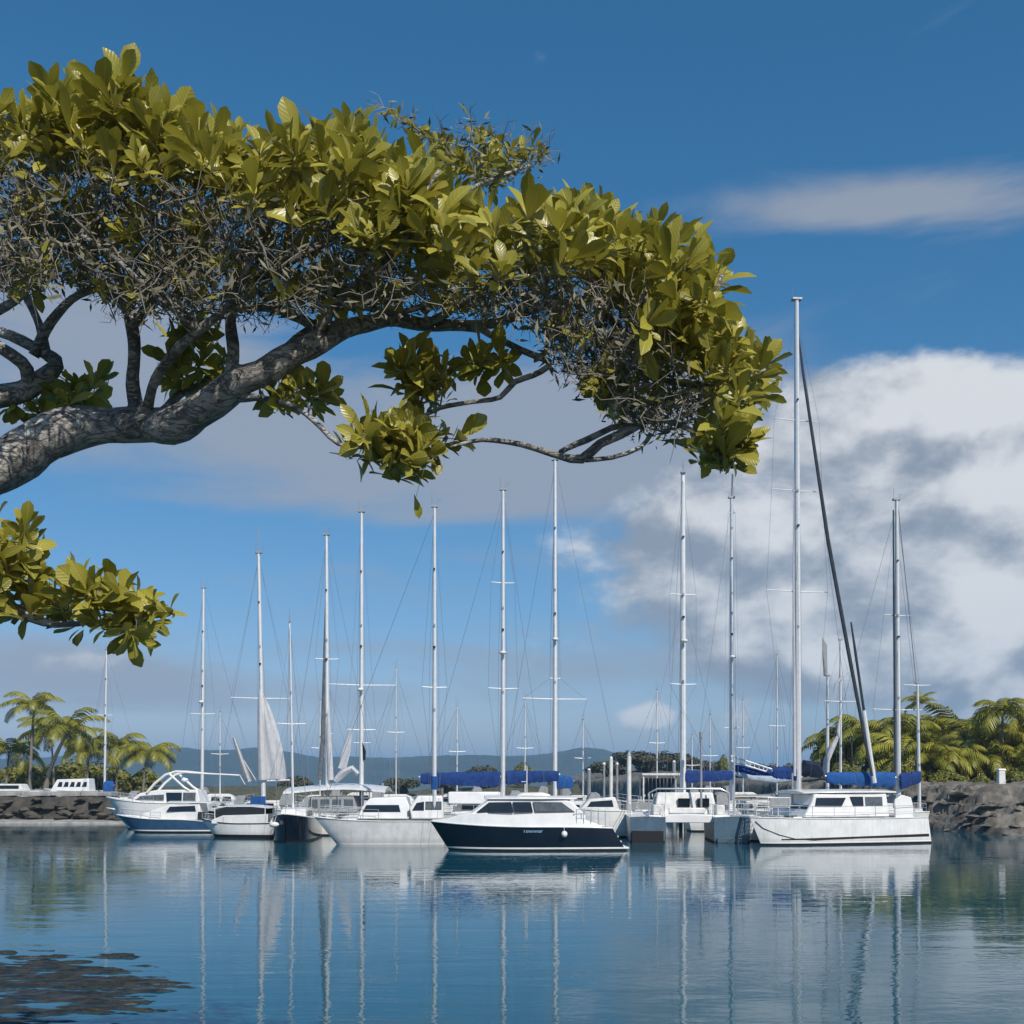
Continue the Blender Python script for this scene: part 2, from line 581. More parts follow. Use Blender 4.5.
def right_shore(x, y):
    d = y - shore_y(x) + 1.6 * fb(x, y, 0.22, 4, 3.0)
    lvl = 0.0
    for k, (d0, h) in enumerate(((0.0, 0.5), (2.2, 0.55), (4.8, 0.8), (7.4, 0.8), (9.6, 0.55))):
        lvl += h * sstep(d + 0.9 * fb(x, y, 0.5, 3, 7.0 + k), d0 - 0.22, d0 + 0.22)
    z = -1.2 + 1.3 * sstep(d, -2.5, 0) + lvl + 0.16 * fb(x, y, 0.7, 5, 1.0) + 0.10 * fb(x, y, 2.2, 3, 2.0)
    q = fb(x * 0.6, y, 0.55, 4, 11.0)
    return z + 0.34 * (math.floor(q * 4) / 4) * sstep(d, -1, 1) + 0.012 * max(0, d - 8)


structure(heightfield('rocky_shore', list(np.concatenate([np.linspace(10, 60, 260), np.linspace(60.5, 260, 60)])),
                      list(np.concatenate([np.linspace(60, 112, 230), np.linspace(113, 330, 40)])), right_shore, LEDGE))


# left land with palms behind the breakwater, and a low headland behind the marina
def left_land(x, y):
    d = (-40 - x) + 0.10 * (y - 132) + 3 * fb(x, y, 0.05)
    e = min(d + 4, (y - 128) * 0.6 + 2 * fb(x, y, 0.08, 3, 4.0))
    return -1.3 + 3.2 * sstep(e, -2, 3) + 0.35 * fb(x, y, 0.15)


structure(heightfield('land', list(np.linspace(-170, -20, 110)), list(np.linspace(120, 260, 80)), left_land, SOIL))


def headland(x, y):
    c = float(np.interp(x, [-40, -20, 0, 10, 20, 34, 50, 65, 80, 95], [-1.5, 1.2, 2.2, 2.0, 3.4, 6.4, 4.6, 2.4, 2.0, -1.5]))
    t = (y - 262) / 26
    return -1.4 + (c + 1.4) * max(0, 1 - t * t) ** 0.6 + 0.5 * fb(x, y, 0.12, 4, 9.0) * max(0, 1 - t * t)


structure(heightfield('headland', list(np.linspace(-45, 100, 150)), list(np.linspace(234, 290, 40)), headland, SOIL))


# the sea air: one even box of haze round everything
hz = bpy.data.materials.new('haze')
hz.use_nodes = True
hnt = hz.node_tree
hnt.nodes.remove(hnt.nodes['Principled BSDF'])
hv = hnt.nodes.new('ShaderNodeVolumePrincipled')
hv.inputs['Color'].default_value = (0.38, 0.68, 1.0, 1)
hv.inputs['Density'].default_value = HAZE
hv.inputs['Anisotropy'].default_value = 0.0
hnt.links.new(hv.outputs[0], hnt.nodes['Material Output'].inputs['Volume'])
mb = MB()
mb.box((0, 4500, 79.0), (15500, 11000, 162.0))
ho = mb.build('haze', hz, smooth=False)
ho['kind'] = 'stuff'


# ---------------------------------------------------------------- boulders
def boulder_mesh(seed, flat=0.6, mname=BASALT):
    bm = bmesh.new()
    bmesh.ops.create_icosphere(bm, subdivisions=3, radius=1.0)
    off = Vector((seed * 3.7, seed * 1.3, 0))
    for v in bm.verts:
        p = v.co.copy()
        # cut by random planes for an angular look
        r = 1.0
        for k in range(13):
            a = mn.random_unit_vector() if False else Vector((math.sin(seed * 12.9 + k * 7.3), math.cos(seed * 4.1 + k * 3.3), math.sin(seed * 2.7 + k * 5.1))).normalized()
            dd = p.dot(a)
            if dd > 0.66: r = min(r, 0.66 / dd)
        r *= 1 + 0.06 * mn.fractal(p * 3.0 + off, 0.9, 2, 4)
        v.co = p * r
        v.co.z *= flat
    me = bpy.data.meshes.new('boulder')
    bm.to_mesh(me)
    bm.free()
    me.materials.append(mname)
    me.polygons.foreach_set('use_smooth', np.ones(len(me.polygons), dtype=bool))
    me.set_sharp_from_angle(angle=R(32))
    return me


BOULD = [boulder_mesh(i, 0.40 + 0.09 * (i % 3)) for i in range(6)]
SLABS = [boulder_mesh(i + 6, 0.26 + 0.08 * (i % 3), LEDGE) for i in range(6)]


def boulder(loc, s, label, group, kinds=None):
    o = bpy.data.objects.new('boulder', random.choice(kinds or BOULD))
    COL.objects.link(o)
    o.location = loc
    o.scale = (s * random.uniform(0.8, 1.35), s * random.uniform(0.8, 1.1), s * random.uniform(0.55, 0.95))
    o.rotation_euler = (random.uniform(-.25, .25), random.uniform(-.25, .25), random.uniform(0, 6.28))
    tag(o, label, 'boulder', group)
    return o


# left breakwater: core, cap, foot ledge, boulders
YB = 97.0
bx0, bx1 = P(-160, 0, YB).x, P(128, 0, YB).x
core = MB()
secs = []
for i in range(120):
    x = bx0 + (bx1 - bx0) * i / 119
    end = 1 - sstep(x, bx1 - 2.0, bx1)
    hh = 2.25 * (0.35 + 0.65 * end)
    j = [0.5 * fb(x, k * 3.0, 0.9, 5) for k in range(6)]
    secs.append([(x, YB - 1.4 + j[0], -1), (x, YB - 0.9 + j[1], 0.6), (x, YB - 0.1, hh + j[2] * .3), (x, YB + 2.6, hh + j[3] * .3), (x, YB + 3.5 + j[4], 0.5), (x, YB + 4.5, -1)])
core.loft(secs)
bw = thing('rock_breakwater', 'dark rubble breakwater with a pale concrete cap at the left edge', 'breakwater', (0, 0, 0))
core.build('core', BASALT, bw, angle=30, fix=True)
cp = MB()
n = 9
for i in range(n):
    x0 = bx0 + (bx1 - 1.6 - bx0) * i / n
    x1 = bx0 + (bx1 - 1.6 - bx0) * (i + 1) / n - 0.05
    cp.box(((x0 + x1) / 2, YB + 1.2, 2.52 + random.uniform(-.03, .03)), (x1 - x0, 2.0, 0.36))
cp.build('cap', CONC, bw, bevel=0.04)
lg = MB()
lg.loft([[(bx0, YB - 3.4, -.6), (bx0, YB - 3.4, .16), (bx0, YB - 1.2, .30), (bx0, YB - 1.2, -.6)],
         [(bx1 - 4, YB - 3.6, -.6), (bx1 - 4, YB - 3.6, .14), (bx1 - 4, YB - 1.2, .3), (bx1 - 4, YB - 1.2, -.6)],
         [(bx1 + 1.2, YB - 3.0, -.6), (bx1 + 1.2, YB - 3.0, .05), (bx1 + 1.2, YB - 1.2, .2), (bx1 + 1.2, YB - 1.2, -.6)]])
lg.build('foot_ledge', CONC, bw, bevel=0.05, fix=True)
for i in range(74):
    t = random.random()
    x = bx0 + 4 + (bx1 - bx0 - 4) * t
    z = random.uniform(0.35, 2.0)
    end = sstep(x, bx1 - 2.5, bx1)
    z *= 1 - 0.5 * end
    s = random.uniform(0.45, 0.85)
    boulder((x, YB - 1.25 + z * 0.30 + random.uniform(-.15, .2), z), s, 'angular dark boulder in the face of the breakwater at left', 'boulders facing the left breakwater')

# loose slabs on the right ledges
k = 0
while k < 70:
    x = random.uniform(26, 46)
    y = shore_y(x) + random.uniform(-0.3, 8.5)
    px = 512 + x / y * F
    if px < 915 or px > 1060: continue
    s = random.choice((0.3, 0.35, 0.45, 0.6, 0.85))
    boulder((x, y, right_shore(x, y) + s * 0.05), s, 'dark weathered lava block lying on the ledges of the right shore', 'lava blocks on the right shore', SLABS)
    k += 1


# ================================================================== PLANTS
def frond_mesh(seed, L=4.2, droop=1.0, pairs=19):
    r = random.Random(seed)
    mb = MB()
    pts = []
    a0 = 0.95 - 0.25 * droop * r.random()
    x = z = 0.0
    nseg = 14
    for i in range(nseg + 1):
        pts.append(Vector((x, 0.12 * math.sin(i * .35 + seed), z)))
        t = i / nseg
        ang = a0 - (1.35 + 0.75 * droop) * t ** 1.25
        x += L / nseg * math.cos(ang)
        z += L / nseg * math.sin(ang)
    mb.tube(pts, [0.035 * (1 - 0.85 * i / nseg) for i in range(nseg + 1)], 4)
    for i in range(pairs):
        t = 0.10 + 0.90 * (i + 0.5) / pairs
        f = t * nseg
        k = min(int(f), nseg - 1)
        p = pts[k].lerp(pts[k + 1], f - k)
        tg = (pts[k + 1] - pts[k]).normalized()
        ll = L * 0.27 * math.sin(PI * (0.13 + 0.80 * t)) ** 0.8
        for sd in (-1, 1):
            d = (tg * 0.55 + Vector((0, sd, 0)) * 0.85 + Vector((0, 0, -0.15 + r.uniform(-.15, .15)))).normalized()
            wd = 0.095 * L / 4.2
            e1 = p + d * ll * 0.5 + Vector((0, 0, -0.05 * ll))
            e2 = p + d * ll * 0.95 + Vector((0, 0, -(0.35 + 0.2 * droop) * ll))
            q = tg * wd
            mb.add([p - q * .6, p + q * .6, e1 + q, e1 - q, e2], [(0, 1, 2, 3), (3, 2, 4)])
    return mb


FR = []
for i in range(6):
    o = frond_mesh(i, 4.2, 0.5 + 0.18 * i).build('frond', PALMLEAF, angle=180)
    FR.append(o.data)
    bpy.data.objects.remove(o)
PALM_GROUP = 'palms on the shores'


def palm(base, h, lean, label, L=5.0, n=15, group=None, name='palm_tree', trunk_r=0.16, updown=(0.1, 1.15), side=None):
    t = thing(name, label, 'palm', base, 0, group)
    pts = []
    for i in range(9):
        u = i / 8
        pts.append(Vector((lean[0] * u ** 1.6, lean[1] * u ** 1.6, h * u)))
    mb = MB()
    mb.tube(pts, [trunk_r * (1.5 - 0.8 * (i / 8) ** .4) for i in range(9)], 8, wob=.08)
    mb.build('trunk', PALMTRUNK, t)
    top = pts[-1]
    a = random.uniform(0, 6)
    for i in range(n):
        o = bpy.data.objects.new('frond', random.choice(FR))
        COL.objects.link(o)
        o.parent = t
        o.location = top
        s = L / 4.2 * random.uniform(0.8, 1.1)
        o.scale = (s, s, s)
        a += 2.4
        # tilt: first fronds upright, later ones hanging
        up = updown[0] + (updown[1] - updown[0]) * (i / max(1, n - 1))
        o.rotation_euler = Matrix.Rotation(a, 3, 'Z').to_euler() if False else (Matrix.Rotation(a, 3, 'Z') @ Matrix.Rotation(up - 0.55, 3, 'Y')).to_euler()
    return t


# two tall palms and lower ones at left (land ~140 m away)
def left_z(px, y):
    p = P(px, 778, y)
    return left_land(p.x, y)


def palm_px(px, top_py, y, label, leanpx=0, zf=None, **kw):
    b = P(px - leanpx, 778, y)
    z0 = zf(b.x, y)
    top = CH + (HY - top_py) / F * y
    return palm((b.x, y, z0 - 0.1), top - z0, (leanpx / F * y, 0.3), label, **kw)


palm_px(33, 707, 140, 'tall slender palm with a tattered crown at the far left shore', 3, left_land, L=4.7, n=16, trunk_r=.2)
palm_px(67, 731, 138, 'leaning palm with a thick grey trunk beside the tall slender palm', 22, left_land, L=5.5, n=16, trunk_r=.3)
palm_px(50, 735, 150, 'bushy palm behind the two front palms on the left shore', -4, left_land, L=5.3, n=15)
palm_px(8, 752, 146, 'low yellow green palm at the left edge of the picture', 2, left_land, L=5.3, n=15)
palm_px(88, 752, 150, 'short palm left of the thin mast with the blue cover', 1, left_land, L=5.0, n=15)
palm_px(118, 748, 152, 'palm right of the thin mast with the blue cover', 2, left_land, L=5.3, n=16)
palm_px(146, 756, 140, 'rightmost palm of the left shore with drooping fronds', 3, left_land, L=5.0, n=18)


def crown_mesh(seed, n=5200, leaf=0.22, m=BUSHLEAF, name='crown'):
    """leaf cards over lumpy clumps; unit-radius crown"""
    r = np.random.default_rng(seed)
    mb = MB()
    lobes = []
    for i in range(16):
        th = r.uniform(0, 2 * PI)
        rr = r.uniform(0.15, 0.72)
        zz = r.uniform(0.15, 0.75)
        lobes.append((np.array([rr * math.cos(th), rr * math.sin(th), zz]), r.uniform(0.24, 0.42)))
    for i in range(n):
        c, rad = lobes[r.integers(len(lobes))]
        d = r.normal(size=3)
        d /= np.linalg.norm(d)
        d[2] = abs(d[2]) * 0.8 + d[2] * 0.2
        p = Vector(c + d * rad * (1 - 0.45 * r.random() ** 2.5))
        nrm = (Vector(d) + Vector(r.normal(size=3)) * 0.45).normalized()
        u = nrm.orthogonal().normalized()
        u.rotate(Matrix.Rotation(r.uniform(0, 6.28), 3, nrm))
        v = nrm.cross(u)
        s = leaf * r.uniform(0.5, 1.1) * 0.35
        tip = p + u * s * 1.6 - nrm * s * 0.3
        mb.add([p - v * s * .2, p + u * s * .8 - v * s * .55, tip, p + u * s * .8 + v * s * .55, p + v * s * .2], [(0, 1, 2, 3, 4)])
    return mb


CR = []
for i, (nn, lf, mm) in enumerate(((5200, .22, BUSHLEAF), (5200, .2, BUSHLEAF), (3600, .26, DULLBUSH))):
    o = crown_mesh(20 + i, nn, lf, mm).build('crown', mm, smooth=False)
    CR.append(o.data)
    bpy.data.objects.remove(o)


def bush_tree(loc, rx, rz, label, kind=0, trunk=True, name='broadleaf_tree', group=None):
    t = thing(name, label, 'tree', loc, random.uniform(0, 6), group)
    c = bpy.data.objects.new('crown', CR[kind])
    COL.objects.link(c)
    c.parent = t
    c.scale = (rx, rx * random.uniform(.85, 1.1), rz)
    mb = MB()
    for j in range(3):
        a = random.uniform(0, 6)
        mb.tube([(0, 0, -0.3), (0.05 * rx * math.cos(a), 0.05 * rx * math.sin(a), rz * 0.3), (0.35 * rx * math.cos(a), 0.35 * rx * math.sin(a), rz * 0.65)], [0.05 * rx, 0.04 * rx, 0.015 * rx], 6)
    mb.build('trunk', BARK, t)
    return t


for px, y, rpx, hpx, lab in ((20, 156, 34, 30, 'rounded tree behind the low palm at the left edge'), (60, 160, 40, 32, 'dense tree under the two tall left palms'),
                             (105, 162, 38, 30, 'dense tree behind the thin mast at left'), (140, 158, 26, 26, 'small tree behind the rightmost left palm')):
    p = P(px, 778, y)
    bush_tree((p.x, y, left_land(p.x, y) - .4), rpx / F * y, hpx / F * y, lab, 0)

# right thicket: bushy trees behind, palms with long arching fronds in front
for px, y, rpx, hpx, lab in ((838, 118, 34, 43, 'dense dark tree behind the slanted dark mast'), (872, 121, 34, 53, 'tall rounded tree left of the ketch mast on the right shore'),
                             (905, 124, 36, 45, 'rounded tree behind the ketch main mast'), (950, 124, 36, 41, 'dense tree in the middle of the right shore thicket'),
                             (985, 121, 42, 61, 'tall broad tree left of the upright right palm'), (1022, 121, 44, 57, 'broad tree at the right edge of the picture'),
                             (1070, 120, 44, 66, 'broad tree just past the right edge'),
                             (925, 104, 22, 26, 'low dark shrub under the arching palms'), (975, 102, 22, 24, 'low dark shrub left of the white post'), (1020, 101, 24, 24, 'low dark shrub right of the white post'),
                             (850, 99, 22, 24, 'yellow green shrub at the left end of the right thicket'), (888, 98, 20, 20, 'low yellow green shrub behind the ketch main mast'),
                             (908, 97, 20, 22, 'low shrub between the two ketch masts'), (948, 95, 24, 20, 'low yellow green shrub on the terrace edge left of the white post'),
                             (978, 94, 16, 14, 'small shrub next to the white post on its left'), (1018, 94, 20, 18, 'small shrub right of the upright palm trunk'),
                             (880, 110, 26, 26, 'low shrub behind the bright blue boom cover')):
    p = P(px, 778, y)
    bush_tree((p.x, y, right_shore(p.x, y) - .5), rpx / F * y, hpx / F * y * 1.05, lab, 0 if random.random() < .6 else 1)

RG = 'arching palms of the right shore thicket'
for px, top, y, lp, L, lab in ((1004, 716, 98, 2, 3.4, 'upright palm with a clear slim trunk above the white post'),
                               (846, 742, 112, 0, 4.4, None), (868, 734, 110, 2, 4.8, None), (892, 738, 106, -2, 4.8, None), (915, 736, 108, 0, 4.6, None),
                               (938, 742, 104, 3, 4.6, None), (958, 735, 106, -2, 5.0, None), (978, 740, 103, 0, 4.6, None), (994, 750, 101, 2, 4.4, None),
                               (1016, 735, 104, 2, 4.6, None), (1034, 742, 101, 2, 4.6, None), (905, 756, 100, 2, 4.2, None), (950, 758, 99, 0, 4.2, None),
                               (1058, 735, 104, 2, 4.6, None), (985, 757, 99, 0, 3.6, None), (1020, 760, 98, 0, 3.4, None), (930, 757, 98, -2, 3.8, None)):
    n = 15 if lab else 17
    palm_px(px, top + (-2 if lab else 7), y, lab or 'yellow green palm with long arching fronds in the thicket on the right shore', lp, right_shore, L=L * 1.18, n=n,
            group=None if lab else RG, updown=(0.1, 1.0) if lab else (0.0, 1.0))
palm_px(920, 704, 126, 'thin ragged palm standing above the thicket behind the ketch mizzen', 1, right_shore, L=2.6, n=12, updown=(-.2, .9))
palm_px(934, 722, 126, 'small palm head rising beside the thin ragged palm', 1, right_shore, L=2.6, n=12)
palm_px(958, 725, 130, 'small palm head over the middle of the right thicket', 1, right_shore, L=2.4, n=12)

# scrub on the headland behind the marina
for px, y, rpx, hpx, lab, kd in ((482, 250, 24, 20, 'brown green scrub tree behind the long blue boom cover', 2), (524, 252, 18, 22, 'rounded green tree between the two middle masts', 0),
                                 (608, 254, 26, 16, 'low scrub left of the pale dock post', 2), (640, 256, 34, 18, 'low scrub behind the dock shelter', 2), (676, 254, 26, 16, 'low scrub right of the dock shelter', 2),
                                 (724, 250, 8, 20, 'small dark conifer left of the mast with the lattice boom', 0), (705, 256, 22, 12, 'low dry scrub left of the small conifer', 2),
                                 (400, 240, 22, 14, 'low scrub behind the grey awning', 2), (296, 236, 18, 16, 'dark scrub behind the thin leaning mast', 2), (448, 246, 16, 12, 'low scrub right of the catamaran mast', 2),
                                 (790, 250, 24, 20, 'dark scrub behind the tallest mast', 0), (760, 256, 22, 14, 'low scrub left of the tallest mast', 2)):
    p = P(px, 778, y)
    bush_tree((p.x, y, max(0.4, headland(p.x, y)) - .4), rpx / F * y, hpx / F * y + 0.6, lab, kd, name='scrub_tree')

# ================================================================== BOATS
def hull_mb(mb, L, B, fb, draft=0.45, rake=0.9, srake=0.0, tr=0.75, flare=0.22, n=26, y0=0.0, stripe=True, bowp=2.2, mats=(0, 1, 2, 3)):
    """topside, boot line, antifoul, sheer stripe"""
    fb_s, fb_m, fb_b = fb

    def sheer(t):
        return fb_m + (fb_s - fb_m) * max(0, (0.4 - t) / 0.4) ** 2 + (fb_b - fb_m) * max(0, (t - 0.4) / 0.6) ** 2

    def half(t):
        if t < .45: f = tr + (1 - tr) * math.sin(PI / 2 * t / .45)
        else: f = max(0.0, 1 - ((t - .45) / .55) ** bowp) ** 0.85
        return max(0.02, B / 2 * f)

    def width(t, z):
        h = sheer(t)
        if z >= 0:
            s = z / h
            fl = flare * (0.25 + 0.75 * t * t)
            return half(t) * ((1 - fl) + fl * s ** 0.8)
        fl = flare * (0.25 + 0.75 * t * t)
        return half(t) * (1 - fl) * max(0.0, 1 - (z / -draft) ** 2) ** 0.5

    def xx(t, z):
        s = z / sheer(t)
        x = -L / 2 + L * t
        if t > .55: x += ((t - .55) / .45) ** 2 * rake * (s - 1)
        if t < .35: x += ((.35 - t) / .35) ** 2 * srake * (1 - s)
        return x
    low = [-draft, -draft * .6, -0.1, 0.05, 0.11, 0.20]
    grid = []
    for i in range(n + 1):
        t = i / n
        h = sheer(t)
        zs = low + [0.20 + (h - .2) * k for k in (.25, .5, .72, .86, .95, 1.0)]
        grid.append([(xx(t, z), width(t, z), z) for z in zs])
    m = len(grid[0])

    def mid(j):
        z = j
        if j < 3: return mats[2]
        if j == 3: return mats[2]
        if j == 4: return mats[1]
        return mats[0]
    for sd in (1, -1):
        vs, fs, ms = [], [], []
        for g in grid: vs += [(x, y0 + sd * y, z) for x, y, z in g]
        for i in range(n):
            for j in range(m - 1):
                q = (i * m + j, (i + 1) * m + j, (i + 1) * m + j + 1, i * m + j + 1)
                fs.append(q if sd < 0 else q[::-1])
                ms.append(mid(j) if j < 5 else (mats[3] if stripe and j == m - 3 else mats[0]))
        mb.add(vs, fs, ms)
    g = grid[0]
    mb.add([(x, y0 + y, z) for x, y, z in g] + [(x, y0 - y, z) for x, y, z in g], [(j, j + 1, m + j + 1, m + j) for j in range(m - 1)], [mid(j) if j < 5 else mats[0] for j in range(m - 1)])
    hull_mb.width = width
    return sheer, half, xx


def deck_mb(mb, L, sheer, half, y0=0.0, n=26, drop=0.03, camber=0.06, inset=0.02, t0=0.0, t1=1.0):
    rows = []
    for i in range(n + 1):
        t = t0 + (t1 - t0) * i / n
        hw = max(0.01, half(t) - inset)
        rows.append([(-L / 2 + L * t, y0 + hw * k, sheer(t) - drop + camber * (1 - k * k) * min(1, hw)) for k in (-1, -.6, -.2, .2, .6, 1)])
    vs = [p for r in rows for p in r]
    fs = [(i * 6 + j, (i + 1) * 6 + j, (i + 1) * 6 + j + 1, i * 6 + j + 1) for i in range(n) for j in range(5)]
    mb.add(vs, [f[::-1] for f in fs])


def rail_mb(mb, L, sheer, half, ts, h=0.62, y0=0.0, inset=0.06, r=0.018, side=1):
    for sd in (side,):
        tops, mids = [], []
        for t in ts:
            x, y, z = -L / 2 + L * t, y0 + sd * max(0.03, half(t) - inset), sheer(t)
            mb.tube([(x, y, z - .05), (x, y, z + h)], r, 5)
            tops.append((x, y, z + h))
            mids.append((x, y, z + h * .5))
        mb.tube(tops, r * .8, 5)
        mb.tube(mids, r * .45, 4)


def cabin_part(root, name, prof, w0, tumble, m, z0, bevel=0.04, taper=None):
    """side outline (x, z) going round; leans in with height; returns half-width function"""
    def hw(x, z):
        v = w0 - tumble * (z - z0)
        if taper and x > taper[0]: v -= taper[1] * (x - taper[0])
        if taper and len(taper) > 2 and x < taper[2]: v -= taper[3] * (taper[2] - x)
        return v
    mb = MB()
    n = len(prof)
    vs = [(x, hw(x, z), z) for x, z in prof] + [(x, -hw(x, z), z) for x, z in prof]
    fs = [tuple(range(n)), tuple(range(2 * n - 1, n - 1, -1))]
    fs += [(i, i + n, (i + 1) % n + n, (i + 1) % n) for i in range(n)]
    mb.add(vs, fs)
    o = mb.build(name, m, root, bevel=bevel, fix=True)
    return o, hw


def pane(parent, hw, poly, name='window', m=None, out=0.012, th=0.02, sides=(1, -1), frame=None):
    """glass set in a cabin side"""
    for sd in sides:
        mb = MB()
        n = len(poly)
        a = [(x, sd * (hw(x, z) + out), z) for x, z in poly]
        b = [(x, sd * (hw(x, z) - th), z) for x, z in poly]
        mb.add(a + b, [tuple(range(n)), tuple(range(2 * n - 1, n - 1, -1))] + [(i, i + n, (i + 1) % n + n, (i + 1) % n) for i in range(n)])
        o = mb.build(name, m or GLASS, parent, smooth=False, fix=True)
        if frame:
            fm = MB()
            fm.tube([Vector(p) for p in a] + [Vector(a[0])], 0.018, 5, cap=False)
            fm.build('frame', frame, o)


def front_pane(parent, hw, p0, p1, marg=0.12, name='windscreen', split=2, m=None, out=0.012):
    """panes in the sloping face between two outline points"""
    (x0, z0), (x1, z1) = p0, p1
    nrm = Vector((z1 - z0, 0, -(x1 - x0)))
    if nrm.x < 0 and x0 > 0 or False: nrm = -nrm
    nrm.normalize()
    for k in range(split):
        mb = MB()
        ys = []
        q = []
        for (x, z) in (p0, p1):
            W = hw(x, z) - marg
            ya = -W + 2 * W * k / split + 0.04
            yb = -W + 2 * W * (k + 1) / split - 0.04
            q.append((ya, yb))
        c = [Vector((x0, q[0][0], z0)), Vector((x0, q[0][1], z0)), Vector((x1, q[1][1], z1)), Vector((x1, q[1][0], z1))]
        mb.add([p + nrm * out for p in c] + [p - nrm * .02 for p in c], [(0, 1, 2, 3), (7, 6, 5, 4), (0, 4, 5, 1), (1, 5, 6, 2), (2, 6, 7, 3), (3, 7, 4, 0)])
        mb.build(name, m or GLASS, parent, smooth=False, fix=True)


COVER = [(0, .40), (.30, .30), (.46, .08), (.50, -.2), (.44, -.5), (.36, -.66), (0, -.68), (-.36, -.66), (-.44, -.5), (-.50, -.2), (-.46, .08), (-.30, .30)]


